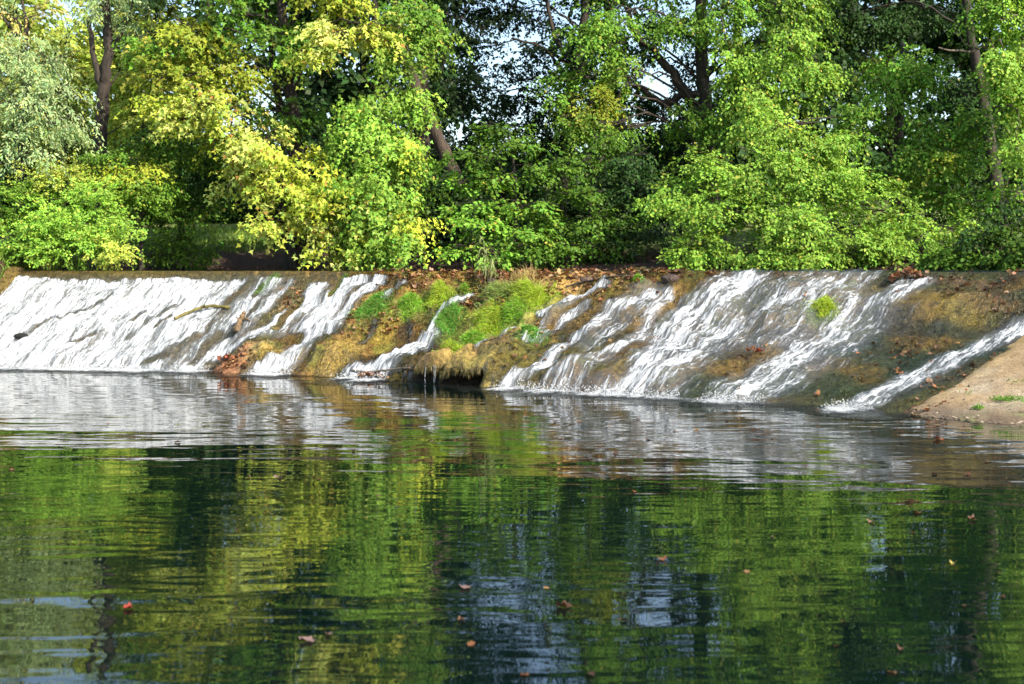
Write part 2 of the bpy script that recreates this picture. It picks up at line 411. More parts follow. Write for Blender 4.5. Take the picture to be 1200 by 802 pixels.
DRY = [([(292, 327), (278, 342), (262, 358)], 3.5, .85), ([(350, 332), (330, 352), (308, 380)], 6, .8), ([(352, 350), (338, 366), (322, 385)], 5, .85), ([(396, 331), (388, 346)], 3.5, .9),
       ([(305, 333), (296, 346)], 3, .6), ([(200, 372), (180, 384)], 3, .55), ([(110, 390), (80, 402)], 2.5, .45), ([(170, 365), (150, 376)], 3, .45), ([(190, 415), (165, 428)], 5, .5), ([(230, 392), (200, 412)], 6, .4),
       ([(260, 395), (225, 425)], 7, .45), ([(60, 372), (20, 396)], 4, .35), ([(130, 345), (70, 372)], 3, .35), ([(215, 352), (150, 395)], 4, .3), ([(345, 398), (300, 408), (262, 420)], 12, .92), ([(410, 392), (385, 415), (365, 436)], 12, .95)]
for pts, wpx, st in DRY:
    d = course_dist(pts); wm_ = wpx * gy / F
    flow = flow * (1 - st * (1 - sst(0.5, 1.4, d / (wm_ * wob))))
lipw = sst(0.955, 0.975, T)
flow = flow * (1 - 0.93 * sst(.938 + .016 * (vn(U * 9, U * 0, 77) - .5) + .012 * (vn(U * 2, U * 0, 78) - .5), .962, T) * (1 - sst(-3.0, -1.4, X))) 
film = np.where(X > -3.5, 0.34 * sst(-3.5, 2.6, X), 0.0) * (0.5 + fbm(U * 2.2, S * .5, 2, 44))
flow = np.maximum(flow, film * (T > 0))
flow = np.where(T > 1.0, np.minimum(flow, .1), flow)
flow = flow * (1 - sst(0.02, 0.08, cave) * (gz < cav_h))

# ---- the crust's own colour, plus shade painted in the hollows
OCH, MOSS, DARK, TEAL, GREY, BRN, GRN = [np.array(c) for c in ((.36, .235, .075), (.17, .17, .035), (.045, .036, .018), (.045, .085, .062), (.17, .14, .11), (.19, .115, .035), (.16, .27, .045))]
n1 = fbm(U * 1.5, S * .8, 4, 51); n2 = fbm(U * 4, S * 2, 4, 61); n3 = fbm(U * 2.2, S * .6, 4, 71)
mixc = lambda c, k, col: c * (1 - k[..., None]) + col * k[..., None]
c = np.tile(BRN, gx.shape + (1,)) * np.ones(gx.shape + (3,))
c = mixc(c, sst(.42, .6, n1), OCH); c = mixc(c, sst(.5, .64, n2) * .8, MOSS); c = mixc(c, sst(.56, .7, n3) * .7, DARK)
wr = sst(1.2, 3.2, X)
cr = np.tile(TEAL, gx.shape + (1,)) * np.ones(gx.shape + (3,))
cr = mixc(cr, sst(.46, .6, n2) * .75, GREY * .8); cr = mixc(cr, sst(.46, .58, fbm(U * 2.0, S * .9, 4, 57)) * .55, MOSS * 1.1); cr = mixc(cr, sst(.50, .62, n1) * .85, OCH * .8); cr = mixc(cr, sst(.52, .66, n3) * .5, DARK)
c = mixc(c, wr * .8, cr)
c = mixc(c, (1 - sst(-5.5, -4, X)) * .8, np.array((.17, .15, .11)))
lipc = np.array((.20, .125, .03))
c = mixc(c, sst(.955, .985, T) * (1 - sst(-2.5, -1, X)) * .9, lipc)
c = mixc(c, sst(.955, .985, T) * sst(3, 4, X) * .7, np.array((.09, .085, .03)))
for px, py, ru, rs, col, k in [
        *[(tx, ty, tr, tr * 1.1, (.17, .23, .045), .75) for tx, ty, tr in ((437, 365, .5), (478, 360, .4), (512, 350, .55), (526, 384, .4), (545, 400, .4), (585, 350, .6), (572, 382, .55), (622, 350, .55), (600, 372, .5), (622, 390, .35), (960, 362, .4))],
        (452, 382, .55, .28, (.09, .055, .028), .8), (500, 372, .3, .3, (.12, .075, .035), .6), (600, 325, .9, .2, (.17, .10, .05), .8), (690, 327, 1.0, .2, (.18, .105, .05), .8), (500, 328, .9, .2, (.18, .11, .05), .7), (320, 410, .35, .3, (.46, .33, .10), .9), (270, 422, .4, .35, (.30, .12, .06), .7), (395, 415, .4, .7, (.30, .22, .07), .9), (420, 372, .3, .35, (.26, .10, .06), .7),
        (450, 390, .25, .4, (.30, .24, .04), .6), (580, 425, 1.0, .7, (.24, .20, .05), .75), (530, 410, .5, .4, (.34, .24, .08), .7), (640, 420, .4, .5, (.20, .17, .04), .7),
        (700, 365, .5, .7, (.30, .20, .07), .6), (740, 340, .8, .3, (.34, .24, .06), .7), (730, 425, .35, .4, (.30, .22, .06), .8), (720, 395, .35, .4, (.10, .08, .03), .8),
        (880, 352, .4, .6, (.16, .15, .03), .85), (1010, 340, .5, .3, (.34, .25, .06), .8), (1085, 352, .5, .5, (.36, .25, .05), .9), (1075, 375, .3, .4, (.28, .19, .06), .7),
        (1140, 362, .45, .55, (.36, .28, .08), .9), (1165, 350, .5, .3, (.30, .2, .12), .6), (930, 395, .5, .5, (.14, .115, .10), .9), (860, 430, .25, 1.0, (.34, .22, .07), .85),
        (900, 415, .3, .5, (.30, .20, .07), .7), (1050, 380, .4, .35, (.10, .085, .06), .8), (1110, 385, .7, .3, (.06, .08, .06), .8), (1060, 420, 1.0, .8, (.045, .085, .062), .85),
        (1150, 410, .8, .5, (.05, .09, .065), .85), (960, 455, .8, .8, (.05, .09, .05), .8), (1110, 325, .7, .2, (.30, .17, .10), .6), (820, 445, .3, .5, (.07, .10, .05), .8)]:
    i, j = pick(px, py)
    q = np.sqrt(((U - U[i, j]) / ru) ** 2 + ((S - S[i, j]) / rs) ** 2) + 0.9 * (n2 - .5) + .5 * (n1 - .5)
    c = mixc(c, k * (1 - sst(.55, 1.15, q)), np.array(col))
for pts, wpx, st in [([(312, 330), (300, 340)], 6, .95), ([(322, 323), (316, 328)], 6, .9), ([(402, 325), (386, 340)], 4, .95), ([(1000, 328), (985, 335)], 7, .5)]:
    d = course_dist(pts); c = mixc(c, st * (1 - sst(.6, 1.4, d / (wpx * gy / F * wob))), GRN)
c = mixc(c, sst(.03, .1, cave) * (1 - sst(cav_h * .8, cav_h * 1.1, gz)), np.array((.03, .024, .015)))  # near-black shade painted inside the undercut hollows
c = c * (1 - .25 * sst(.12, .6, flow) * (X > -4))[..., None]
c = c * np.array((1.28, 1.24, 1.2))
c = np.clip(c, 0.01, .6)
weir_root = thing('weir', 'long curved weir crusted with brown mossy tufa, white water running down it', 'weir', (0, 22, 0))
wm = mesh_np('sloping_face', np.stack([gx, gy, gz], -1).reshape(-1, 3), quads, c.reshape(-1, 3), M_TUFA, True, tint_domain='POINT')
obj('sloping_face', wm, weir_root)
# side wall closing the left end of the weir
sp = [np.array([footX(U0) + math.sin(ang(-11)) * k, footY(U0) + math.cos(ang(-11)) * k, profile(np.array(-11.), np.array(k / 3.1)) ]) for k in np.linspace(-.3, 3.6, 30)]
sp = np.array(sp); rows = []
for k, (dx, dz) in enumerate([(.03, -.4), (.03, .05), (-.04, .10), (-.26, .10), (-.32, .04), (-.32, -.5)]):
    q = sp.copy(); q[:, 0] += dx + .03 * (vn(np.arange(30) * .5, np.full(30, k), 3) - .5); q[:, 2] += dz + .03 * (vn(np.arange(30) * .6, np.full(30, k), 8) - .5)
    rows.append(q)
v = np.stack(rows, 1).reshape(-1, 3); ii = np.arange(30 * 6).reshape(30, 6)
q4 = np.stack([ii[:-1, :-1], ii[:-1, 1:], ii[1:, 1:], ii[1:, :-1]], -1).reshape(-1, 4)
obj('side_wall', mesh_np('side_wall', v, q4, np.tile((.17, .12, .035), (len(v), 1)), M_TUFA, True, tint_domain='POINT'), weir_root)

# ---- running water on the weir
streak = fbm(U * 9, S * 1.7, 4, 91) - .5; curl = fbm(U * 22, S * 9, 3, 95) - .5
wz = low2 + inside * amp * knob * .55 + 0.012 + flow * (0.045 + 0.10 * streak + 0.06 * curl) 
wz = np.where(flow < .02, np.minimum(wz, gz - .02), np.maximum(wz, gz + .006 + .02 * flow))
keep = (flow > .03)
fk = keep.reshape(-1)[quads].any(1) & ~(cave.reshape(-1)[quads] > .08).any(1) | (flow.reshape(-1)[quads] > .5).all(1)
fk &= (T.reshape(-1)[quads] >= -0.03).all(1)
wx = gx; wy = gy
used = np.unique(quads[fk]); remap = np.full(nu * ntt, -1); remap[used] = np.arange(len(used))
cm = mesh_np('cascade', np.stack([wx, wy, wz], -1).reshape(-1, 3)[used], remap[quads[fk]], None, M_CASCADE, True,
             {'flow': flow.reshape(-1)[used]}, np.stack([U, S], -1).reshape(-1, 2)[used])
tag(obj('cascading_water', cm), kind='structure')
# trickles dropping over the undercut lips
tr = []
for px in (497, 508, 513):
    i, j = pick(px, 430); x0, y0 = gx[i, j], gy[i, j] - .04
    w = .004 + .006 * rng.random()
    zs = np.linspace(.30, -.02, 7)
    tr.append(tube(np.stack([x0 + .015 * rng.standard_normal(7).cumsum() * .5, y0 - .02 * np.arange(7) * .5, zs], -1), np.linspace(w * .6, w * 1.5, 7), 6, .5))
v, f = join(tr)
tag(obj('dripping_water', mesh_np('drips', v, f, None, M_CASCADE, True, {'flow': np.full(len(v), .85)}, v[:, [0, 2]])), kind='structure')
# churned foam where the water meets the pool
uf = np.arange(U0, U1, .04); sf = np.linspace(.12, -1.9, 50)
UF, SF = np.meshgrid(uf, sf, indexing='ij'); XF = footX(UF); AF = ang(XF)
fl0 = np.array([flow[:, 7:30].max(1)]).ravel(); fl0 = np.convolve(fl0, np.ones(9) / 9, 'same')
flf = np.interp(UF, u, fl0) * (1.0 - sst(0.0, 1.15, -SF + .8 * (fbm(UF * 2.5, SF * 2, 3, 6) - .5))) * 1.3
flf = np.maximum(flf, np.interp(UF, u, np.convolve(fl0, np.ones(61) / 61, 'same')) * sst(.50, .68, fbm(UF * 1.1, SF * 2.6, 4, 26)) * (1 - sst(.4, 1.8, -SF)) * .62 * (SF < .1))
fz = .008 + .03 * flf * fbm(UF * 12, SF * 12, 3, 2)
ii = np.arange(UF.size).reshape(UF.shape)
q4 = np.stack([ii[:-1, :-1], ii[:-1, 1:], ii[1:, 1:], ii[1:, :-1]], -1).reshape(-1, 4)
q4 = q4[(flf.reshape(-1)[q4] > .12).any(1)]
us = np.unique(q4); rm = np.full(UF.size, -1); rm[us] = np.arange(len(us))
v = np.stack([XF + np.sin(AF) * SF, footY(UF) + np.cos(AF) * SF, fz], -1).reshape(-1, 3)[us]
tag(obj('foam', mesh_np('foam', v, rm[q4], None, M_CASCADE, True, {'flow': flf.reshape(-1)[us]}, np.stack([UF, SF * 4], -1).reshape(-1, 2)[us])), kind='structure')

# droplets thrown up where the falls strike
n = 8000; q = rng.integers(0, nu, n); q = q[fl0[q] > .62]; n = len(q); so_ = .10 - .40 * np.abs(rng.standard_normal(n)) * .5
hx_ = np.abs(rng.standard_normal(n)) * .055 * np.clip(1 - np.abs(so_) * 1.4, .1, 1)
P = np.stack([footX(u[q]) + np.sin(ang(footX(u[q]))) * so_, footY(u[q]) + np.cos(ang(footX(u[q]))) * so_, hx_ + .02], -1)
r_ = (.004 + .010 * rng.random(n) ** 2)[:, None, None]
oct_ = np.array([[1, 0, 0], [-1, 0, 0], [0, 1, 0], [0, -1, 0], [0, 0, 1.3], [0, 0, -1]], float)
v = (P[:, None] + oct_[None] * r_).reshape(-1, 3)
fo = np.array([[0, 2, 4], [2, 1, 4], [1, 3, 4], [3, 0, 4], [2, 0, 5], [1, 2, 5], [3, 1, 5], [0, 3, 5]])
f = (np.arange(n)[:, None, None] * 6 + fo[None]).reshape(-1, 3)
tag(obj('spray_droplets', mesh_np('spray_droplets', v, f, None, M_CASCADE, True, {'flow': np.full(len(v), 1.1)}, v[:, [0, 2]])), 'white droplets splashing at the foot of the falls', 'spray', kind='stuff')

# ------------------------------------------------------------------ sand bank on the right
us_, ts_, US, TS, XS, AS, RS = weir_grid(u_of_x(4.80), u_of_x(11.8), .06, 110)
SS = TS * RS
wv = .10 * (vn(SS * 1.1, SS * 0, 5) - .5) + .05 * (vn(SS * 3.4, SS * 0, 6) - .5)
hs = np.interp(TS, [-.2, 0, .1, .3, .5, .7, 1, 1.3], [-.5, -.03, .06, .33, .66, 1.02, 1.62, 1.7])
edge = sst(0, .35, US - US[0, 0] + wv)
hs = hs + (TS > 0) * (.07 * edge - .03 + .13 * (fbm(US * .8, SS * .7, 4, 15) - .5) * edge + .03 * (fbm(US * 5, SS * 5, 3, 16) - .5)) + .10 * sst(.5, 4, US - US[0, 0]) * TS
sx = XS + np.sin(AS) * SS; sy = footY(US) + np.cos(AS) * SS
ns = fbm(US * 1.2, SS * 1.4, 4, 17); ns2 = fbm(US * 4, SS * 4, 3, 18)
cs = np.ones(US.shape + (3,)) * np.array((.29, .21, .115))
cs = mixc(cs, sst(.5, .66, ns) * .8, np.array((.36, .30, .21))); cs = mixc(cs, sst(.54, .66, ns2) * .5, np.array((.24, .16, .08)))
cs = mixc(cs, (1 - sst(0, .6, US - US[0, 0] + wv)) * .6, np.array((.33, .22, .07)))
cs = mixc(cs, (1 - sst(.02, .20, hs + .1 * (ns2 - .5))) * .85, np.array((.10, .07, .045)))
cs = mixc(cs, sst(.55, .68, fbm(US * 1.6, SS * 2.2, 3, 19)) * sst(.8, 1.6, US - US[0, 0]) * .7, np.array((.16, .20, .06)))
ii = np.arange(US.size).reshape(US.shape)
q4 = np.stack([ii[:-1, :-1], ii[1:, :-1], ii[1:, 1:], ii[:-1, 1:]], -1).reshape(-1, 4)
tag(obj('sand_bank', mesh_np('sand_bank', np.stack([sx, sy, hs], -1).reshape(-1, 3), q4, cs.reshape(-1, 3), M_SAND, True, tint_domain='POINT')), kind='structure')

# ------------------------------------------------------------------ ground sheet, pool, upstream river
uu = np.linspace(0, al[-1], 200); cX = footX(uu) + np.sin(ang(footX(uu))) * RR(footX(uu)); cY = footY(uu) + np.cos(ang(footX(uu))) * RR(footX(uu))
crestY = lambda x: np.interp(x, cX, cY); footYx = lambda x: np.interp(x, fc[:, 0], fc[:, 1])
bankY = lambda x: np.interp(x, [-30, -12, -6, 0, 6, 12, 30], [36, 34, 33.2, 31.2, 29.0, 27.0, 22])
def ground_h(x, y):
    fy, cy, by = footYx(x), crestY(x), bankY(x) + .5 * (vn(x * .8, x * 0, 2) - .5)
    h = np.where(y < fy, -1.2, -1.2 + 2.3 * np.clip((y - fy) / np.maximum(cy - fy, .5), 0, 1))
    d = y - by
    far = 1.3 + .62 * sst(-.5, .1, d) + .55 * sst(.2, 2.6, d) + .45 * sst(3, 9, d) + .1 * np.clip(d - 9, 0, 90) + .12 * (fbm(x * .5, y * .5, 3, 12) - .5)
    h = np.where(y > cy, np.maximum(h, far), h)
    xe = -11.25 - np.clip(26.8 - y, 0, 12) * .2 + np.clip(y - 26.8, 0, 3.2) * .24
    lb = (2.08 - np.clip(29.6 - y, 0, 4.2) * .46 + .3 * sst(0, 4, xe - x)) * 1.0
    k = sst(-.1, .25, xe - x) * (y < by + 2)
    h = h * (1 - k) + np.maximum(h, lb) * k
    k = sst(11.0, 13.5, x) * (y < by + 2)
    h = h * (1 - k) + np.maximum(h, 2.1) * k
    k = 1 - sst(.3, 3.2, y)
    return h * (1 - k) + np.maximum(h, .35) * k
gxs = np.concatenate([-14 - np.geomspace(1, 500, 26)[::-1], np.arange(-14, 14.01, .2), 14 + np.geomspace(1, 500, 26)])
gys = np.concatenate([-3 - np.geomspace(1, 80, 10)[::-1], np.arange(-3, 24, .6), np.arange(24, 44, .2), 44 + np.geomspace(.5, 900, 36)])
GX, GY = np.meshgrid(gxs, gys, indexing='ij'); GZ = ground_h(GX, GY)
DB = GY - bankY(GX)
cg = np.ones(GX.shape + (3,)) * np.array((.11, .17, .035))
cg = mixc(cg, sst(.45, .62, fbm(GX * .6, GY * .6, 3, 31)) * .6, np.array((.16, .17, .05)))
cg = mixc(cg, 1 - sst(1.4, 2.4, DB + .8 * (fbm(GX, GY, 2, 9) - .5)), np.array((.060, .034, .022)))
cg = mixc(cg, sst(-10.9, -11.3, GX) * (GY < 34), np.array((.13, .20, .04)))
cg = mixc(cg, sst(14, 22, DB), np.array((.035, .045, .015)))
ii = np.arange(GX.size).reshape(GX.shape)
q4 = np.stack([ii[:-1, :-1], ii[1:, :-1], ii[1:, 1:], ii[:-1, 1:]], -1).reshape(-1, 4)
tag(obj('ground', mesh_np('ground', np.stack([GX, GY, GZ], -1).reshape(-1, 3), q4, cg.reshape(-1, 3), M_EARTH, True, tint_domain='POINT')), kind='structure')

px_ = np.linspace(-40, 40, 81); py_ = np.linspace(-4, 34, 39)
PX, PY = np.meshgrid(px_, py_, indexing='ij'); ii = np.arange(PX.size).reshape(PX.shape)
q4 = np.stack([ii[:-1, :-1], ii[1:, :-1], ii[1:, 1:], ii[:-1, 1:]], -1).reshape(-1, 4)
tag(obj('pool_water', mesh_np('pool_water', np.stack([PX, PY, PX * 0], -1).reshape(-1, 3), q4, None, M_POOL)), kind='structure')
ur = np.linspace(u_of_x(-12.6), al[-1], 160); k = np.linspace(0, 1, 6)
xr = footX(ur); x0 = xr + np.sin(ang(xr)) * (RR(xr) + .02); y0 = footY(ur) + np.cos(ang(xr)) * (RR(xr) + .02)
XR = x0[:, None] + k[None] * 3.0; YR = y0[:, None] * (1 - k) + (np.maximum(bankY(x0 + 3), y0 + 1) + 1)[:, None] * k
ii = np.arange(XR.size).reshape(XR.shape)
q4 = np.stack([ii[:-1, :-1], ii[1:, :-1], ii[1:, 1:], ii[:-1, 1:]], -1).reshape(-1, 4)
tag(obj('upstream_water', mesh_np('upstream_water', np.stack([XR, YR, XR * 0 + CREST + .004], -1).reshape(-1, 3), q4, None, M_POOL)), kind='structure')

# ------------------------------------------------------------------ foliage
def leaves(P, D, N_, ln, wd, shape):
    """P base (n,3), D direction, N_ normal -> verts, faces; one face per leaf"""
    n = len(P); D = norm(D); Sd = norm(np.cross(D, N_)); Nn = np.cross(Sd, D)
    ln = np.asarray(ln).reshape(-1, 1); wd = np.asarray(wd).reshape(-1, 1)
    if shape == 'kite': prof = [(0, 0, 0), (.5, .42, .10), (0, 1, -.06), (-.5, .42, .10)]
    elif shape == 'willow': prof = [(0, 0, 0), (.5, .45, .05), (0, 1, -.15), (-.5, .45, .05)]
    else: prof = [(0, 0, 0), (.52, .22, .08), (.20, .46, .02), (0, 1, -.12), (-.20, .46, .02), (-.52, .22, .08)]
    v = np.stack([P + Sd * wd * a + D * ln * b + Nn * wd * c_ for a, b, c_ in prof], 1)
    k = len(prof)
    return v.reshape(-1, 3), np.arange(n * k).reshape(n, k)

LSCALE, DENS = .70, 1.15
def foliage(blobs, leaf=.12, shape='kite', per=14, spray=.5, droop=.35, dens=1.0, jit=.22, flat=0.0, clus=None):
    """blobs: (px, py, Y, rx, ry, colour[, density, depth m]) in photo pixels at distance Y"""
    V, Fc, C, off = [], [], [], 0
    leaf = leaf * LSCALE; spray = spray * .72
    for b in blobs:
        px, py, Y, rx, ry, col = b[:6]
        dn = b[6] if len(b) > 6 else 1.0
        c0 = W(px, py, Y); sx_, sz_ = rx * Y / F, ry * Y / F
        sy_ = b[7] if len(b) > 7 and b[7] else .8 * (sx_ + min(sz_, sx_)) / 2 + .15
        rad = np.array([sx_, sy_, sz_])
        area = 4 * np.pi * ((sx_ * sy_) ** 1.6 / 3 + (sx_ * sz_) ** 1.6 / 3 + (sy_ * sz_) ** 1.6 / 3) ** (1 / 1.6)
        n = int(max(8, area * 1.35 * dens * dn * DENS / (leaf * leaf * .55 * per)))
        cl = clus if clus else min(.42, .70 * min(sx_, sz_) + .06)
        nc = max(3, int(area * dn ** .5 / (cl * cl * np.pi * 1.9)))
        oc = norm(rng.standard_normal((nc, 3)) * np.array([1, 1, .85]))
        ph = rng.random(3) * 9
        lump = .82 + .20 * np.sin(oc[:, 0] * 4.3 + ph[0] + oc[:, 2] * 2) * np.sin(oc[:, 1] * 3.7 + ph[1]) + .18 * np.sin(oc[:, 2] * 5.1 + ph[2] + oc[:, 0] * 3)
        cc0 = c0 + oc * rad * ((rng.random(nc) ** .30) * lump)[:, None]
        ki = rng.integers(0, nc, n)
        off3 = np.clip(rng.standard_normal((n, 3)), -1.7, 1.7) * cl * .50 * (.7 + .6 * rng.random(nc))[ki][:, None] * np.array([1.1, 1.0, .62 - .25 * flat])
        off3[:, 2] -= .10 * cl * ((off3[:, 0] / cl) ** 2 + (off3[:, 1] / cl) ** 2) * 2
        og = cc0[ki] + off3; o = norm(oc[ki] * .8 + off3 / cl * .7)
        inn = rng.random(n) < .16
        og[inn] = c0 + norm(rng.standard_normal((inn.sum(), 3))) * rad * (rng.random((inn.sum(), 1)) ** .5) * .8
        ctint = (1 + .16 * rng.standard_normal(nc))[ki]
        d = norm(o * np.array([1, 1, .6]) + rng.standard_normal((n, 3)) * .40 + np.array([0, 0, -droop]))
        sl = spray * (.6 + .8 * rng.random(n))
        kk = (np.arange(per)[None] + rng.random((n, per))) / per
        al_ = kk * sl[:, None]
        side = norm(np.cross(d, np.array([0, 0, 1.0])) + 1e-4)
        sgn = np.where(np.arange(per) % 2 == 0, 1.0, -1.0)[None]
        P = og[:, None] + d[:, None] * al_[..., None] + side[:, None] * (sgn * leaf * .45 * (.4 + rng.random((n, per))))[..., None]
        P[..., 2] -= droop * .9 * al_ ** 2 / max(spray, .1)
        P += rng.standard_normal(P.shape) * leaf * .22
        LD = d[:, None] * .7 + side[:, None] * sgn[..., None] * .75 + rng.standard_normal(P.shape) * .35 + np.array([0, 0, -.25 - droop * .5])
        up = np.array([0, 0, 1.0]) * (.75 + flat) + (o * .55)[:, None] * (1 - .5 * flat) + np.array([.22, -.45, 0])
        LN = up + rng.standard_normal(P.shape) * (.48 - .2 * flat)
        m = n * per
        lsz = leaf * (.5 + .85 * rng.random(m))
        ar = .34 if shape == 'willow' else (1.0 if shape == 'maple' else .66)
        v, f = leaves(P.reshape(-1, 3), LD.reshape(-1, 3), LN.reshape(-1, 3), lsz, lsz * ar, shape)
        sp_j = 1 + jit * rng.standard_normal((n, 1)).repeat(per, 1).reshape(-1, 1) * .7 + jit * rng.standard_normal((m, 1)) * .7
        cc = np.array(col)[None] * np.clip(sp_j * ctint.repeat(per)[:, None], .4, 1.8)
        if col[0] > .5:
            lime = (rng.random(nc) < .52)[ki].repeat(per)[:, None] * (.5 + .5 * rng.random((m, 1))); old = (rng.random((m, 1)) < .06)
            cc = cc * (1 - lime) + lime * YGR * 1.05; cc = np.where(old, np.array((.36, .22, .06)), cc) * .93
        elif col[1] > .2:
            old = (rng.random((m, 1)) < .03); cc = np.where(old, np.array((.42, .40, .08)), cc)
        cc = cc * (1 + .10 * rng.standard_normal((m, 3)) * np.array([1.2, .4, .6]))
        V.append(v); Fc.append(f + off); C.append(np.clip(cc, .004, .75)); off += len(v)
    return np.vstack(V), np.vstack(Fc), np.vstack(C)

def px_path(pts):
    return np.array([W(*p) for p in pts])
def tree(name, label, cat, trunk, blobs, leaf_kw, limbs=(), group=None, bark=None, r0=.16, r1=.05, auto=True, limb_r=.035):
    """trunk: [(px, py, Y) ...] from the ground up; limbs: list of (points, r0, r1)"""
    bark = bark or M_BARK
    pts = px_path(trunk)
    base = pts[0].copy(); base[2] = ground_h(np.array(base[0]), np.array(base[1])) - .12
    pts = np.vstack([base, pts]) if pts[0][2] > base[2] + .3 else np.vstack([base, pts[1:]])
    root = thing(name, label, cat, tuple(base), group)
    cv = spline(pts, 26); cv[1:-1] += rng.standard_normal((24, 3)) * r0 * .10
    rd = np.linspace(r0, r1, 26); rd[:3] *= np.array([1.45, 1.2, 1.07])
    v, f = tube(cv, rd, 12, .16)
    obj('trunk', mesh_np('trunk', v, f, None, bark, True), root)
    for lp, a, b_ in limbs:
        q = spline(px_path(lp), 16); q[1:-1] += rng.standard_normal((14, 3)) * a * .18
        v, f = tube(q, np.linspace(a, b_, 16), 8, .15)
        obj('limb', mesh_np('limb', v, f, None, bark, True), root)
    tw = []
    if auto:
        for b in blobs:
            cpt = W(*b[:3]); low_ = cv[cv[:, 2] < cpt[2] - .25] if (cv[:, 2] < cpt[2] - .25).any() else cv[:6]
            k_ = np.argmin(np.linalg.norm(low_ - cpt, axis=1) + .6 * np.abs((cpt[2] - low_[:, 2]) - .7)); s_ = low_[k_]
            mid = (s_ + cpt) / 2 + np.array([0, 0, .18 * np.linalg.norm(cpt - s_)])
            q = spline([s_, mid, cpt], 10); q[1:-1] += rng.standard_normal((8, 3)) * .03
            v, f = tube(q, np.linspace(limb_r, limb_r * .35, 10), 6, .1)
            lo_ = obj('limb', mesh_np('limb', v, f, None, bark, True), root); tw = []
            rad = np.array([b[3], (b[3] + b[4]) / 2, b[4]]) * b[2] / F
            for _ in range(7):
                e = cpt + norm(rng.standard_normal(3)) * rad * .9
                q = spline([q[6] if False else cpt - (cpt - mid) * rng.random() * .6, (cpt + e) / 2 + rng.standard_normal(3) * .06, e], 6)
                tw.append(tube(q, np.linspace(limb_r * .4, .006, 6), 4, 0))
            v, f = join(tw)
            obj('twigs', mesh_np('twigs', v, f, None, bark, False), lo_, (0, 0, 0))
    v, f, c_ = foliage(blobs, **leaf_kw)
    obj('crown', mesh_np('crown', v, f, c_, M_LEAF), root)
    return root

# leaf colours; the two darkest have deep woods shade painted in
PALE, PALEY, YEL, YGR, MID, BRT, SHADE_DRK, SHADE_DRK2, OLV = [np.array(x) for x in
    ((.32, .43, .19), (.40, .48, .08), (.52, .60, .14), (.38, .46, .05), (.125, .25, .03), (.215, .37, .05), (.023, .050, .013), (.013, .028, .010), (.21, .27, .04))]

# --- left bank
tree('willow_tree', 'pale silvery green tree with fine leaves at the far left above the weir', 'tree', [(20, 300, 32), (25, 200, 32), (30, 100, 32), (30, 20, 32)],
     [(25, 125, 31, 62, 50, PALE), (64, 145, 30.6, 38, 38, PALE), (10, 60, 31.5, 60, 48, PALE), (62, 70, 31.2, 48, 42, PALE), (72, 108, 30.8, 24, 30, PALE), (12, 20, 31.5, 42, 40, PALE * np.array((1.5, .95, .7)), .6),
      (-50, 110, 31.5, 60, 70, PALE), (-60, 10, 32, 60, 60, PALE), (15, -20, 32.5, 40, 30, PALE, .7), (20, 165, 30.8, 36, 26, PALE), (58, 180, 30.5, 26, 16, PALE)],
     dict(leaf=.13, shape='willow', per=22, spray=.5, droop=.5, dens=.62), r0=.17)
tree('forked_tree', 'tree with a dark bare forked trunk and pale green top, left of the yellow maple', 'tree', [(119, 300, 34), (118, 168, 34), (121, 112, 34), (124, 92, 34), (127, 60, 34), (126, 36, 34), (122, -10, 34)],
     [(120, 14, 34, 34, 24, PALE), (152, -18, 34.2, 40, 30, PALE), (104, -40, 34.2, 40, 26, PALE), (155, 22, 34.1, 22, 16, PALE * .9), (118, 4, 33.6, 24, 22, PALE)],
     dict(leaf=.12, shape='willow', per=20, spray=.45, droop=.45, dens=.6),
     limbs=[([(121, 104, 34), (113, 82, 34), (108, 55, 34), (104, 20, 34.1)], .10, .05), ([(126, 62, 34), (138, 48, 34), (148, 28, 34), (156, 0, 34)], .045, .02),
            ([(122, 112, 34), (132, 96, 34), (140, 85, 34)], .03, .012), ([(122, 160, 34), (135, 152, 34), (150, 142, 34)], .022, .008)], r0=.19, r1=.09, limb_r=.02)
for k, (px, lab, bl) in enumerate([
    (160, 'sunlit yellow green tree standing behind the dark forked trunk', [(150, 125, 38, 40, 55, PALEY), (182, 85, 38, 34, 40, PALEY), (140, 190, 38, 45, 40, PALEY * .8), (176, 150, 37.5, 34, 40, PALEY), (165, 40, 38.5, 26, 30, PALEY, .7)]),
    (75, 'bright yellow green tree top showing between the pale tree and the forked trunk', [(78, 40, 39, 32, 34, PALEY), (60, 60, 39, 40, 40, OLV), (88, 85, 39, 30, 44, PALEY), (40, 120, 39, 60, 60, OLV), (90, 160, 39, 50, 50, OLV)])]):
    tree('background_tree', lab, 'tree', [(px, 300, 38.5), (px, 200, 38.5), (px + 4, 100, 38.5)], bl, dict(leaf=.17, per=14, spray=.6, droop=.3, dens=.9), r0=.14)

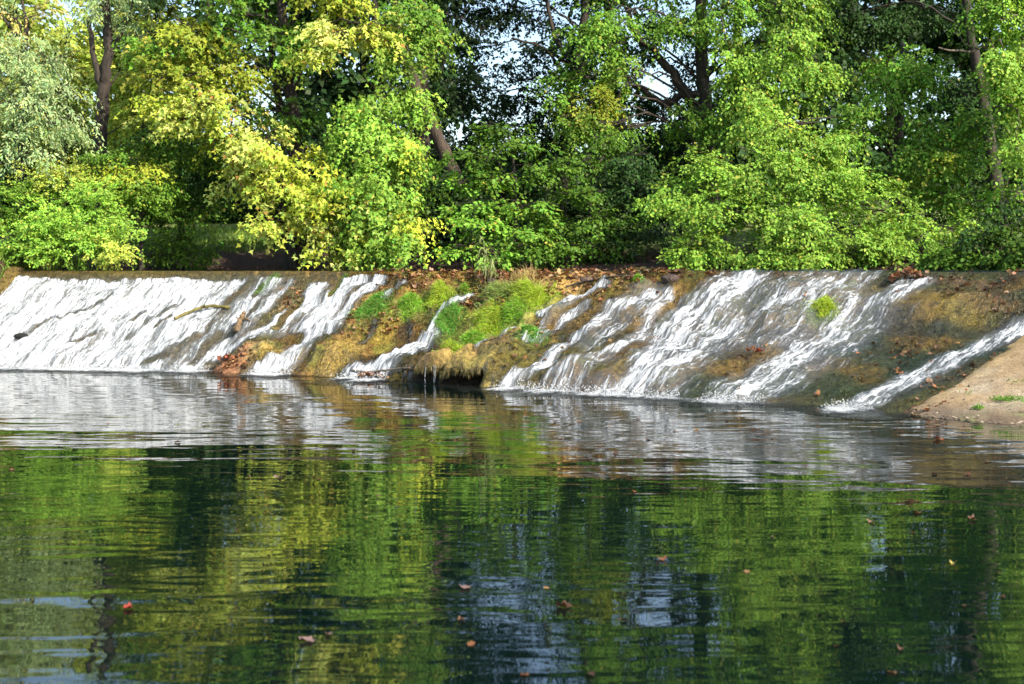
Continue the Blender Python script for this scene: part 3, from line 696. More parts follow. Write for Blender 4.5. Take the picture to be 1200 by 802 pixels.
# --- yellow maple and its green neighbour
tree('yellow_maple', 'broad maple with clear yellow leaf sprays hanging over the left of the weir', 'tree', [(347, 310, 33), (346, 230, 33), (345, 150, 33), (335, 60, 33), (325, -40, 33), (315, -160, 33)],
     [(215, 40, 32.5, 52, 38, YGR * .62), (285, 18, 32.8, 55, 36, MID), (198, 92, 32.2, 40, 28, YGR * .6), (262, 78, 32, 48, 30, YGR * .7), (335, 55, 32.6, 44, 32, MID), (186, 55, 32.6, 28, 28, MID), (380, -2, 32.4, 52, 30, YGR * .7),
      (245, 122, 31.4, 56, 24, YEL), (198, 118, 31.6, 28, 22, YGR), (212, 140, 31.5, 34, 20, YEL * .9), (305, 165, 31.2, 44, 30, YEL), (285, 205, 31, 34, 36, YEL), (328, 225, 30.8, 42, 34, YEL), (312, 258, 30.6, 30, 18, YEL),
      (355, 196, 31, 34, 26, YGR), (405, 38, 31.2, 48, 22, YEL), (435, 28, 31.1, 30, 20, YEL), (362, 60, 31.3, 26, 14, YEL), (385, 62, 31.2, 20, 12, YEL), (388, 232, 30.6, 36, 34, YGR), (418, 236, 30.5, 22, 22, YEL * .9), (360, 262, 30.6, 26, 16, YEL),
      (392, 296, 30.3, 26, 10, YEL * .9), (382, 278, 30.4, 28, 16, YGR), (262, 165, 31.8, 36, 26, YGR * .8), (330, 130, 32.4, 46, 30, MID * .8), (352, 240, 31.2, 22, 22, YGR),
      (250, -45, 33, 80, 40, MID), (340, -70, 33, 80, 45, YGR * .7), (300, -140, 33, 95, 55, YGR * .8), (220, -120, 33.4, 70, 50, MID), (390, -130, 33, 70, 50, MID), (310, -220, 33, 80, 45, YGR)],
     dict(leaf=.15, shape='maple', per=12, spray=.5, droop=.42, dens=.72, jit=.2), r0=.21, r1=.07, limbs=[([(346, 180, 33), (330, 130, 33.2), (318, 60, 33.3), (308, -20, 33.4)], .12, .06)])
tree('green_maple', 'bright green maple drooping in curtains right beside the yellow one', 'tree', [(455, 310, 33), (452, 220, 33), (448, 120, 33), (440, 40, 33), (440, -100, 33)],
     [(440, 108, 31.2, 36, 30, BRT), (432, 150, 31, 44, 32, BRT), (448, 178, 30.8, 44, 34, BRT), (415, 172, 31, 30, 26, MID), (455, 218, 30.6, 36, 36, BRT), (425, 212, 30.6, 24, 26, MID), (440, 258, 30.4, 40, 28, BRT * .85), (472, 272, 30.2, 28, 24, BRT), (486, 262, 30, 16, 20, YGR * 1.1),
      (415, 276, 30.6, 24, 20, MID), (450, 298, 30.2, 34, 10, BRT), (482, 205, 31, 22, 34, MID), (462, 60, 31.6, 38, 24, BRT * .8), (502, 38, 31.6, 32, 18, BRT * .8), (478, 172, 30.8, 20, 20, YGR), (485, 120, 31.3, 18, 30, BRT),
      (480, 10, 32, 40, 26, MID), (440, -60, 33, 60, 50, MID), (490, -90, 33.4, 60, 50, MID), (450, -160, 33, 70, 50, MID)],
     dict(leaf=.125, shape='maple', per=13, spray=.55, droop=.6, dens=.85), r0=.15)
# --- leaning trunk and the dark trees behind it
tree('leaning_tree', 'tall tree whose thick bare trunk leans to the left, right of the green maple', 'tree', [(560, 305, 34.5), (529, 200, 34.5), (508, 150, 34.5), (486, 100, 34.5), (470, 45, 34.5), (460, -20, 34.5), (448, -120, 34.5)],
     [(455, -110, 35, 80, 50, MID), (520, -120, 35, 80, 55, SHADE_DRK * 1.3), (400, -190, 35, 90, 60, MID), (490, -210, 35, 90, 60, MID), (560, -180, 35.5, 70, 60, SHADE_DRK * 1.3), (450, -40, 35, 40, 22, SHADE_DRK * 1.5)],
     dict(leaf=.16, per=13, spray=.6, droop=.35, dens=.8), r0=.185, r1=.11, bark=bark_mat('bark_brown', (.022, .015, .011), (.085, .058, .042)))
tree('dark_tree', 'dark straight tree with sparse leaves letting the sky through, behind the leaning trunk', 'tree', [(497, 305, 38), (497, 180, 38), (495, 90, 38), (492, 0, 38), (490, -120, 38)],
     [(520, 70, 38.5, 28, 40, SHADE_DRK, 0.88), (510, 130, 38.5, 26, 40, SHADE_DRK, 1.57), (545, 20, 39, 40, 34, SHADE_DRK2, 0.88), (480, 140, 38.5, 26, 50, SHADE_DRK2, 1.57), (525, 175, 38.5, 34, 26, SHADE_DRK2, 1.60), (500, -40, 39, 60, 40, SHADE_DRK, 1.05), (540, 105, 39, 22, 28, SHADE_DRK2, 0.79)],
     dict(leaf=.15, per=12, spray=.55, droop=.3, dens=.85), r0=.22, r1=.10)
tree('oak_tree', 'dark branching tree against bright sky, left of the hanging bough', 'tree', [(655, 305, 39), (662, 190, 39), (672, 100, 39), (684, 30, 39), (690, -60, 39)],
     [(570, 55, 39.5, 34, 34, SHADE_DRK2, 0.70), (575, 110, 39.5, 36, 26, SHADE_DRK, 0.88), (612, 60, 39.5, 28, 30, SHADE_DRK2, 0.49), (600, 10, 39.5, 44, 26, SHADE_DRK2, 0.88), (640, 15, 39.5, 36, 26, SHADE_DRK, 0.79), (655, 70, 39, 28, 40, SHADE_DRK2, 0.70), (622, 120, 39.5, 30, 18, SHADE_DRK2, 0.53), (600, 185, 39, 50, 22, SHADE_DRK, 1.2), (655, 130, 38.8, 40, 26, SHADE_DRK, 1.0), (605, 95, 39.3, 40, 26, SHADE_DRK2, .6), (570, 150, 39, 40, 22, SHADE_DRK, 1.22), (640, 160, 39, 34, 24, SHADE_DRK, 0.88),
      (700, 150, 38.6, 40, 26, SHADE_DRK, 1.40), (700, -20, 39.5, 44, 30, SHADE_DRK, 1.60), (590, -40, 39.5, 60, 34, SHADE_DRK2, 1.60), (650, -60, 39.5, 60, 36, SHADE_DRK2, 1.60), (565, -110, 39.5, 60, 50, SHADE_DRK, 1.60), (740, -80, 39.5, 50, 50, SHADE_DRK, 1.60)],
     dict(leaf=.15, per=12, spray=.55, droop=.3, dens=.85), r0=.20, r1=.09,
     limbs=[([(676, 90, 39), (650, 40, 39), (640, 0, 39)], .06, 0.05), ([(672, 100, 39), (640, 60, 39), (600, 45, 39)], .05, 0.03), ([(664, 160, 39), (640, 120, 39), (610, 100, 39)], .045, 0.02)])
tree('layered_shrub', 'shrub of flat green leaf layers behind the reed, in the middle of the far bank', 'shrub', [(600, 310, 31.5), (605, 240, 31.5), (600, 170, 31.5)],
     [(560, 182, 31, 32, 9, MID * .7), (602, 166, 31.2, 36, 10, MID * .7), (540, 214, 30.8, 26, 9, MID * 1.5), (586, 208, 30.8, 38, 10, MID * .95), (632, 198, 31, 38, 10, MID * .7), (615, 240, 30.6, 44, 10, MID * .95), (560, 240, 30.6, 30, 9, MID * 1.5), (565, 262, 30.4, 32, 10, MID * 1.5),  # lit and shaded plates told apart by leaf tint, brightest on the left
      (605, 272, 30.4, 40, 10, MID * .95), (545, 290, 30.2, 22, 10, MID * 1.5), (575, 298, 30.2, 30, 9, MID * 1.5), (625, 298, 30.4, 34, 9, MID * .7), (585, 150, 31.4, 30, 9, MID * .7)],
     dict(leaf=.14, per=12, spray=.42, droop=.22, dens=.85, flat=.5), r0=.06, r1=.03, limb_r=.018)
tree('layered_shrub', 'darker layered shrub between the reed and the big bright bush', 'shrub', [(690, 310, 31.5), (692, 250, 31.5), (690, 180, 31.5)],
     [(690, 192, 31.4, 38, 12, MID * .7), (676, 226, 31.2, 36, 12, MID * .7), (650, 262, 31, 38, 12, MID * .7), (700, 256, 31, 40, 14, MID * .7), (735, 225, 31.4, 30, 18, SHADE_DRK * 1.5), (708, 288, 30.8, 44, 14, MID * .7), (655, 292, 30.8, 36, 12, MID * .6), (745, 280, 31, 30, 18, SHADE_DRK * 1.6), (740, 180, 31.6, 32, 20, SHADE_DRK * 1.8), (700, 160, 31.8, 34, 12, MID * .7)],
     dict(leaf=.13, per=12, spray=.42, droop=.25, dens=.85, flat=.4), r0=.06, r1=.03, limb_r=.018)
# --- the big tree right of the middle
tree('limbed_tree', 'big tree with crooked dark limbs against the sky and hanging boughs over the middle', 'tree', [(838, 305, 34), (832, 200, 34), (826, 120, 34), (822, 60, 34), (824, -20, 34), (830, -140, 34)],
     [(690, 122, 32.4, 40, 22, YGR * .62), (676, 92, 32.5, 34, 24, MID), (700, 52, 32.6, 34, 34, MID), (718, 14, 32.8, 30, 36, MID), (728, 90, 32.3, 16, 44, BRT * .8), (668, 142, 32.3, 30, 14, BRT * .8), (700, 148, 32.2, 24, 14, BRT * .8), (655, 118, 32.6, 18, 10, MID, .6),
      (800, 22, 33.4, 44, 26, MID), (852, 8, 33, 52, 30, MID), (800, 138, 33, 26, 20, MID), (776, 28, 34.4, 30, 26, SHADE_DRK, 1.1), (792, 125, 34.4, 30, 16, SHADE_DRK, 1.0), (758, 70, 34.6, 20, 30, SHADE_DRK, .6), (748, 120, 34.4, 30, 20, SHADE_DRK, .9), (812, 75, 34.5, 18, 34, SHADE_DRK, 1.0), (862, 56, 32.4, 36, 32, BRT * .9), (882, 98, 32, 32, 42, BRT), (892, 138, 31.6, 28, 34, BRT), (852, 110, 32.6, 18, 34, BRT * .7), (842, 140, 32.6, 24, 22, MID),
      (930, 52, 32.2, 40, 36, BRT), (960, 86, 32, 30, 28, BRT * .9), (922, 14, 32.6, 44, 32, BRT * .9), (940, 118, 31.8, 26, 20, BRT), (770, -40, 34, 60, 36, MID), (850, -70, 34, 80, 50, MID), (930, -60, 33.4, 70, 46, MID), (800, -150, 34, 90, 60, MID), (900, -170, 34, 90, 60, MID), (700, -50, 33.5, 50, 36, MID), (730, 150, 32.8, 26, 12, MID, .7)],
     dict(leaf=.115, per=14, spray=.5, droop=.55, dens=.80), r0=.22, r1=.11,
     limbs=[([(824, 140, 34), (800, 105, 34), (782, 78, 34), (765, 58, 34), (745, 40, 34), (735, 10, 34)], .13, .06), ([(822, 110, 34), (800, 112, 34), (778, 122, 34), (752, 104, 34), (742, 100, 34)], .10, .05), ([(800, 104, 34), (790, 84, 34), (772, 90, 34), (762, 96, 34)], .025, .010),
            ([(845, 20, 32.3), (850, 40, 32.2), (858, 52, 32.2)], .018, .010)])
tree('large_bush', 'largest bright green bush on the far bank, right of the middle, overhanging the water', 'bush', [(930, 312, 31), (925, 260, 31), (915, 200, 31)],
     [(830, 205, 29.6, 48, 40, BRT), (895, 192, 29.5, 52, 40, BRT), (955, 212, 29.3, 52, 40, BRT), (1008, 240, 29.2, 50, 36, BRT), (860, 250, 29, 62, 36, BRT), (930, 258, 28.9, 62, 36, BRT), (1000, 278, 28.8, 60, 24, BRT), (820, 286, 29, 42, 18, BRT), (792, 228, 29.6, 28, 28, BRT), (880, 296, 28.7, 60, 14, BRT), (952, 298, 28.6, 60, 13, BRT),
      (1045, 298, 28.7, 60, 12, BRT), (905, 150, 30, 34, 22, BRT), (1062, 255, 29.2, 34, 14, BRT * .9), (1088, 276, 29, 34, 12, BRT), (1118, 270, 29.2, 28, 10, BRT), (1112, 294, 28.9, 34, 10, BRT), (800, 300, 29, 34, 10, BRT), (940, 165, 29.8, 34, 22, BRT * .9), (975, 170, 29.8, 30, 18, BRT)],
     dict(leaf=.105, per=14, spray=.42, droop=.3, dens=.95), r0=.09, r1=.05, limb_r=.025)
tree('round_topped_tree', 'green tree with a rounded lump of leaves above the right end of the big bush', 'tree', [(1050, 305, 32.5), (1052, 200, 32.5), (1055, 110, 32.5), (1058, 50, 32.5)],
     [(1062, 66, 31.4, 38, 30, MID * 1.1), (1072, 98, 31.2, 30, 28, MID * 1.2), (1042, 108, 31.3, 28, 26, MID), (1015, 130, 31.2, 36, 20, MID), (1000, 158, 31, 38, 18, MID * 1.2), (1085, 148, 31.2, 34, 22, MID), (1068, 180, 31, 34, 20, MID), (1115, 195, 30.8, 36, 30, MID), (1140, 150, 31, 32, 32, MID), (1112, 228, 30.6, 40, 16, MID * 1.2), (1040, 205, 30.8, 34, 16, MID),
      (1110, 182, 30.5, 14, 14, YGR), (922, 146, 31, 10, 8, YGR), (1150, 245, 30.8, 26, 14, MID), (1020, 70, 32.4, 20, 14, OLV * .7)],
     dict(leaf=.12, per=13, spray=.42, droop=.4, dens=.85), r0=.16, limb_r=.03)
tree('hanging_tree', 'tree at the far right edge with bright leaves hanging over a bare pale branch', 'tree', [(1235, 305, 30.5), (1230, 200, 30.5), (1222, 80, 30.5), (1215, -30, 30.5)],
     [(1175, 20, 29.4, 24, 40, BRT), (1166, 72, 29.3, 20, 34, BRT), (1186, 122, 29.2, 24, 40, BRT), (1196, 178, 29, 18, 38, BRT), (1152, 14, 29.6, 14, 26, MID), (1205, 60, 29.4, 24, 50, BRT), (1240, 130, 29.6, 40, 60, MID), (1210, -40, 30, 50, 40, MID), (1160, -70, 30.5, 60, 40, MID), (1250, 20, 30, 50, 60, MID), (1190, -150, 30.5, 70, 60, MID), (1190, 225, 29.4, 20, 18, MID)],
     dict(leaf=.115, per=14, spray=.5, droop=.7, dens=.95), r0=.12,
     limbs=[([(1222, 62, 30.4), (1180, 50, 30), (1158, 52, 29.8), (1140, 60, 29.7), (1120, 59, 29.6), (1100, 56, 29.5)], .05, .016), ([(1148, 57, 29.7), (1132, 52, 29.6), (1126, 45, 29.6)], .014, .006)], bark=M_BARK2)
tree('dark_trunked_tree', 'dark shaded tree in the upper right behind the round lump of leaves', 'tree', [(1175, 305, 35), (1165, 200, 35), (1150, 100, 35), (1136, 40, 35), (1128, -40, 35)],
     [(1000, 18, 36, 60, 34, SHADE_DRK * 1.3), (1075, 12, 36, 54, 26, SHADE_DRK * 1.3), (1110, 110, 36, 40, 40, SHADE_DRK * 1.3), (1005, 90, 36, 50, 36, SHADE_DRK * 1.3), (1160, 160, 36, 40, 50, SHADE_DRK), (1170, 240, 35.6, 40, 50, SHADE_DRK * 1.2), (1040, -50, 36, 80, 50, MID), (1120, -80, 36, 70, 50, MID), (1000, -140, 36, 90, 60, MID), (1100, -170, 36, 90, 60, MID), (1100, 250, 35, 50, 50, SHADE_DRK), (1215, 250, 34, 40, 60, SHADE_DRK)],
     dict(leaf=.15, per=13, spray=.5, droop=.4, dens=.9), r0=.2, r1=.09)
# --- bushes on the left bank
tree('yellowish_bush', 'yellow green bush low on the left bank, just above the end of the weir', 'bush', [(75, 312, 31.3), (72, 260, 31.3), (70, 215, 31.3)],
     [(70, 212, 30.8, 38, 22, PALEY * 1.1), (95, 235, 30.6, 40, 24, BRT * 1.3), (55, 255, 30.5, 36, 30, BRT * 1.2), (105, 268, 30.4, 46, 30, BRT * 1.1), (132, 290, 30.2, 34, 18, PALEY), (85, 292, 30.1, 50, 16, BRT * 1.3), (62, 285, 30.2, 34, 20, BRT * 1.1), (150, 268, 30.6, 26, 24, BRT * 1.2)],
     dict(leaf=.085, per=16, spray=.42, droop=.05, dens=.75), r0=.05, r1=.02, limb_r=.012)
tree('grey_green_bush', 'grey green bush at the left edge under the pale tree', 'bush', [(22, 312, 31), (20, 270, 31), (20, 230, 31)],
     [(20, 232, 30.6, 28, 26, BRT), (30, 262, 30.4, 30, 26, MID * 1.4), (4, 268, 30.4, 26, 30, BRT), (35, 288, 30.2, 24, 16, BRT), (-30, 250, 30.8, 40, 50, MID)],
     dict(leaf=.09, per=14, spray=.36, droop=.2, dens=.95), r0=.05, r1=.02, limb_r=.012)
tree('spreading_bush', 'spreading bush with yellow green upper layers behind the low left bush', 'bush', [(165, 305, 32.5), (165, 240, 32.5), (160, 195, 32.5)],
     [(128, 205, 31.6, 36, 14, YGR * .8), (165, 196, 31.8, 40, 16, YGR * .7), (150, 226, 31.5, 36, 16, BRT), (185, 215, 32, 32, 20, MID), (168, 250, 31.8, 22, 24, MID * .8), (120, 185, 32, 34, 12, MID)],
     dict(leaf=.11, per=13, spray=.4, droop=.3, dens=.9, flat=.3), r0=.06, r1=.03, limb_r=.016)
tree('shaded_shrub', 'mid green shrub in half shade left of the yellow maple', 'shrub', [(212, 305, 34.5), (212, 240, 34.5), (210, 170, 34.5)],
     [(190, 172, 34, 40, 36, MID * .8), (232, 165, 34, 40, 36, MID * .8), (212, 215, 34, 34, 30, MID * .7), (236, 246, 33.6, 26, 20, MID * .9), (190, 240, 34, 22, 24, MID * .7), (250, 205, 34.2, 26, 26, SHADE_DRK * 1.6)],
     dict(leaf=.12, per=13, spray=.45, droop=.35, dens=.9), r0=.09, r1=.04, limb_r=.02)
tree('low_shrub', 'low dark shrub on the bank foot under the yellow maple', 'shrub', [(215, 312, 33.2), (215, 300, 33.2), (214, 285, 33.2)],
     [(195, 294, 32.8, 24, 12, MID * .7), (225, 297, 32.8, 26, 11, MID * .7), (208, 280, 33, 26, 12, MID * .6), (178, 300, 32.8, 16, 9, MID * .7)],
     dict(leaf=.10, per=12, spray=.3, droop=.2, dens=.9), r0=.03, r1=.015, limb_r=.01)
# --- understorey along the far bank, its shade put into the leaf colour
for px, Y, lab, bl in [
    (520, 34, 'dark shaded shrub at the foot of the leaning trunk', [(510, 232, 34, 34, 40, SHADE_DRK * 1.2), (528, 262, 33.6, 34, 34, SHADE_DRK), (500, 292, 33.4, 36, 18, SHADE_DRK), (545, 245, 34, 30, 40, SHADE_DRK * 1.2), (535, 295, 33.4, 40, 14, SHADE_DRK)]),
    (330, 36, 'dark shrub in the shade beneath the yellow maple', [(370, 262, 35.5, 34, 30, SHADE_DRK), (420, 255, 35.5, 40, 44, SHADE_DRK), (385, 300, 35, 40, 12, SHADE_DRK), (340, 225, 36, 44, 34, SHADE_DRK), (285, 215, 36.5, 36, 22, SHADE_DRK * 1.4)]),
    (640, 35, 'dark thicket behind the layered shrubs', [(580, 240, 35, 50, 60, SHADE_DRK), (650, 230, 35, 50, 60, SHADE_DRK), (715, 230, 35, 50, 60, SHADE_DRK), (770, 220, 35, 40, 60, SHADE_DRK), (610, 290, 34.4, 60, 22, SHADE_DRK2), (690, 290, 34.4, 60, 22, SHADE_DRK2), (760, 285, 34.4, 44, 26, SHADE_DRK2), (785, 165, 35.5, 40, 26, SHADE_DRK, 1.2), (800, 190, 35, 40, 26, SHADE_DRK)])]:
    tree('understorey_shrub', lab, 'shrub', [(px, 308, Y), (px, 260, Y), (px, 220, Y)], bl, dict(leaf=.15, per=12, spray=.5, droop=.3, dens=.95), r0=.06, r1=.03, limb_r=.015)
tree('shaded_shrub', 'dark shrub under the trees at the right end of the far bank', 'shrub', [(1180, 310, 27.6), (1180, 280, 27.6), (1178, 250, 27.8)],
     [(1150, 290, 27.3, 34, 18, MID * .55), (1188, 276, 27.2, 34, 30, MID * .45), (1225, 290, 26.6, 40, 26, MID * .5), (1165, 255, 27.8, 30, 30, SHADE_DRK * 1.4), (1200, 303, 26.8, 50, 10, MID * .6), (1130, 303, 27.6, 36, 9, MID * .7), (1100, 300, 28.0, 30, 10, MID * .8)],
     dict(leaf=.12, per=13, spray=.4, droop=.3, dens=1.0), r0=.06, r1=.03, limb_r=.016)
# --- woods behind
WOODS = [(-330, 48, 150, 'outside the left of the view'), (-130, 50, 110, 'behind the left edge'), (15, 49, 90, 'behind the pale silvery tree'), (150, 52, 90, 'behind the dark forked trunk'), (245, 50, 110, 'behind the left half of the yellow maple'), (345, 53, 100, 'behind the stem of the yellow maple'),
         (425, 50, 100, 'behind the green maple'), (505, 54, 60, 'behind the leaning trunk'), (715, 52, 62, 'behind the hanging bough'), (865, 47, 100, 'behind the big limbed tree'), (950, 51, 100, 'behind the top of the bright bush'), (1040, 49, 110, 'behind the rounded lump of leaves'),
         (1130, 52, 110, 'behind the dark trunked tree'), (1220, 48, 120, 'behind the right edge'), (1370, 46, 150, 'past the right edge')]
wl = ['tall dark tree in the woods ' + w_[3] for w_ in WOODS]
for (px, Y, wpx, _), lab in zip(WOODS, wl):
    top = -15 if px < 200 else -300
    bl = []
    for q in range(20):
        yy = 280 - (280 - top) * (q / 19.0); ww = wpx * (.4 if q > 16 else .6)
        bl.append((px + (rng.random() * 2 - 1) * ww, yy, Y + rng.random() * 2 - 1, wpx * (.42 + .15 * rng.random()), 34 + 16 * rng.random(), (OLV * .9 if px in (15, 150) else SHADE_DRK) * (1.0 + .9 * rng.random())))
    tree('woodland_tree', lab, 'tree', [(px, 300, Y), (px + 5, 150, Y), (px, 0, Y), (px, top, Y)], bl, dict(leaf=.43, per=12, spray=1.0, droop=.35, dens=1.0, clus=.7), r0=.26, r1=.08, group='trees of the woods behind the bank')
for px, lab in ((540, 'low dark hedge of trees beyond the leaning trunk'), (690, 'low dark hedge of trees beyond the layered shrubs'), (805, 'low dark hedge of trees between the hanging bough and the bright bush'), (20, 'low dark hedge of trees beyond the grey green bush'), (1180, 'low dark hedge of trees beyond the right edge tree'), (880, 'low dark hedge of trees beyond the bright bush'), (330, 'low dark hedge of trees beyond the yellow maple')):
    Y = 46; bl = [(px + (rng.random() * 2 - 1) * 80, 175 + 115 * rng.random(), Y + rng.random() * 2, 50, 34, SHADE_DRK * (1 + .5 * rng.random())) for _ in range(11)]
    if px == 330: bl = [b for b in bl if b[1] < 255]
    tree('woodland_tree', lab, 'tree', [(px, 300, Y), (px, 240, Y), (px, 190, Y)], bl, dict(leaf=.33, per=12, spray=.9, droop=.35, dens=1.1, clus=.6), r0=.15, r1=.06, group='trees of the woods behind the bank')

# ------------------------------------------------------------------ grass on the weir and banks
def blades(P, nrm, n_len, col, lean, w=.006, spread=.6):
    n = len(P)
    d0 = norm(nrm + rng.standard_normal((n, 3)) * spread + np.array(lean) * .3)
    d1 = norm(d0 + np.array(lean) + np.array([0, 0, -.55]) + rng.standard_normal((n, 3)) * .25)
    ln = (n_len * (.55 + .8 * rng.random(n)))[:, None]
    sd_ = norm(np.cross(d0, rng.standard_normal((n, 3)))) * w * (.7 + .6 * rng.random((n, 1)))
    m_ = P + d0 * ln * .5; e = m_ + d1 * ln * .5
    v = np.stack([P - sd_, P + sd_, m_ + sd_ * .8, m_ - sd_ * .8, e], 1).reshape(-1, 3)
    b = np.arange(n)[:, None] * 5
    f4 = b + np.array([[0, 1, 2, 3]]); f3 = b + np.array([[3, 2, 4]])
    cc = np.clip(np.atleast_2d(np.array(col)) * (1 + .22 * rng.standard_normal((n, 1))) * (1 + .08 * rng.standard_normal((n, 3))), .01, .7)
    return v, [f4, f3], np.vstack([cc, cc])
G1, G2, G3 = (.25, .46, .06), (.37, .50, .06), (.16, .37, .06)
STRAW = (.50, .38, .16)
gi, gj = np.gradient(gz)
def surf_at(uq, sq):
    i = np.clip(np.round((uq - u[0]) / .03).astype(int), 0, nu - 1)
    xx = footX(u[i]); tq = sq / RR(xx); j = np.clip(np.searchsorted(t, tq), 0, ntt - 1)
    return np.stack([gx[i, j], gy[i, j], gz[i, j]], -1), i, j
TUFTS = [(437, 360, .34, .30, .16, G3, 'dense green grass cushion at the edge of the white fall, leftmost on the weir'),
         (478, 354, .26, .30, .15, G1, 'small upright green grass cushion between the two larger left ones'),
         (512, 346, .34, .28, .15, G2, 'yellow green grass cushion just above the narrow chute'),
         (526, 378, .25, .30, .17, G3, 'round dark green grass cushion right of the narrow chute'),
         (531, 404, .22, .16, .11, G2, 'low yellow green tuft below the round cushion'),
         (585, 344, .38, .22, .22, (.27, .36, .10), 'shaggy pale grass overhang below the reed'),
         (572, 376, .34, .40, .15, G2, 'bright yellow green grass patch under the shaggy overhang'),
         (622, 346, .38, .32, .22, G2, 'tall bright grass patch right of the reed near the crest'),
         (600, 366, .30, .26, .15, G1, 'green grass patch in the hollow right of the overhang'),
         (622, 386, .20, .18, .13, G3, 'small green tuft beside the split stream in the middle'),
         (556, 396, .34, .16, .12, G1, 'green grass fringe along the middle trickle'),
         (965, 358, .26, .24, .13, G2, 'single bright grass tuft among the streams on the right'),
         (744, 326, .16, .08, .07, G1, 'tiny green tuft on the leaf littered crest right of the middle'),
         (546, 338, .12, .12, .10, G1, 'tiny green tuft at the head of the narrow chute')]
for px, py, ru, rs, hh, col, lab in TUFTS:
    i, j = pick(px, py); ru, rs = ru * 1.0, rs * 1.1; n = int(5600 * ru * rs / .1 * .62) + 160
    a_ = rng.random(n) * 2 * np.pi; r_ = np.minimum(np.abs(rng.standard_normal(n)) * .52 + .10 * rng.random(n), 1.2) * (.85 + .3 * np.sin(a_ * 3 + px) + .2 * np.sin(a_ * 7 + py)) * np.where(rng.random(n) < .22, 1.9, 1.0)
    P, _, _ = surf_at(U[i, j] + ru * r_ * np.cos(a_), S[i, j] + rs * r_ * np.sin(a_))
    base = P[np.argmin(r_)].copy(); P[:, 2] += -.01 + .045 * np.clip(1 - r_ ** 2, 0, 1)
    out = np.stack([np.cos(a_) * r_ * .6 - .1, np.full(n, -.25), np.full(n, 1.0)], -1)
    A_ = ang(footX(U[i, j]))
    v, f, cc = blades(P, norm(out), hh * .82 * np.clip(1.25 - .45 * r_, .4, 2) * (.6 + .7 * vn(P[:, 0] * 6, P[:, 1] * 6, 2)), np.array(col) * (.8 + .5 * vn(P[:, 0] * 4, P[:, 1] * 4, 7))[:, None], (-.30 * math.sin(A_) - .15, -.30 * math.cos(A_), -.2), .005)
    cc = np.where((np.tile(rng.random(n), 2) < .10)[:, None], np.array((.40, .34, .14)), cc); r = thing('grass_tuft', lab, 'grass tuft', tuple(base), 'grass tufts growing on the weir')
    tag(obj('blades', mesh_np('blades', v, f, cc, M_GRASS), r), kind='stuff')
    # rooty cushion underneath
    k = 14; th = np.linspace(0, 2 * np.pi, k, endpoint=False); ring = []
    for rr_, zz in ((.85, -.03), (.6, .025), (.3, .05)):
        q, _, _ = surf_at(U[i, j] + ru * rr_ * .9 * np.cos(th), S[i, j] + rs * rr_ * .9 * np.sin(th)); q[:, 2] += zz; ring.append(q)
    q, _, _ = surf_at(np.array([U[i, j]]), np.array([S[i, j]])); q[:, 2] += .055; vv = np.vstack(ring + [q])
    ff = [np.array([(a * k + b, a * k + (b + 1) % k, (a + 1) * k + (b + 1) % k, (a + 1) * k + b) for a in range(2) for b in range(k)]), np.array([(2 * k + b, 2 * k + (b + 1) % k, 3 * k) for b in range(k)])]
    obj('root_cushion', mesh_np('root_cushion', vv, ff, np.tile(np.array(col) * .6, (len(vv), 1)), M_EARTH, True, tint_domain='POINT'), r)
# strands of wet moss combed down the slope by the water
n = 70000; i = rng.integers(0, nu, n); j = rng.integers(8, ntt - 12, n)
ok = (flow[i, j] < .5) & (X[i, j] > -5.5) & (rng.random(n) < np.clip(2.2 * fbm(U[i, j] * 2.4, S[i, j] * 1.2, 3, 81) - .55, .05, 1)) & (cave[i, j] < .03) & (T[i, j] > .01)
i, j = i[ok], j[ok]; n = len(i); A_ = A[i, j]; dn_ = np.stack([-np.sin(A_), -np.cos(A_), -np.full(n, .42)], -1)
P = np.stack([gx[i, j], gy[i, j], gz[i, j] + .004], -1); ln = (.03 + .06 * rng.random(n))[:, None]
dn_ = norm(dn_ + rng.standard_normal((n, 3)) * .22); sd_ = norm(np.cross(dn_, (0, 0, 1))) * (.004 + .005 * rng.random((n, 1)))
m_ = P + dn_ * ln * .5 + np.array([0, 0, .022]); e = P + dn_ * ln + np.array([0, 0, .006])
v = np.stack([P - sd_, P + sd_, m_ + sd_, m_ - sd_, e], 1).reshape(-1, 3); b = np.arange(n)[:, None] * 5
cc = np.clip(c[i, j] * (1 + .35 * rng.standard_normal((n, 1))) * np.array([1.05, 1.08, .85]), .01, .6)
tag(obj('hanging_moss', mesh_np('hanging_moss', v, [b + np.array([[0, 1, 2, 3]]), b + np.array([[3, 2, 4]])], np.vstack([cc, cc]), M_DEAD)), 'strands of brown and olive moss combed down the weir face', 'moss', kind='stuff')
ci, cj = np.where((cave > .12) & (np.abs(gz - cav_h - .02) < .035) & (T > 0) & (S < .9))
if len(ci):
    q = rng.integers(0, len(ci), 1500); i, j = ci[q], cj[q]; n = len(q)
    P = np.stack([gx[i, j], gy[i, j] - .01, gz[i, j]], -1) + rng.standard_normal((n, 3)) * .015
    v, f, cc = blades(P, np.tile((-.2, -.5, -1.), (n, 1)), .085, np.array((.11, .09, .03)), (-.05, -.05, -1.2), .005, .35)
    tag(obj('root_fringe', mesh_np('root_fringe', v, f, cc, M_DEAD)), 'fringe of brown roots and moss hanging over the dark hollow', 'roots', kind='stuff')
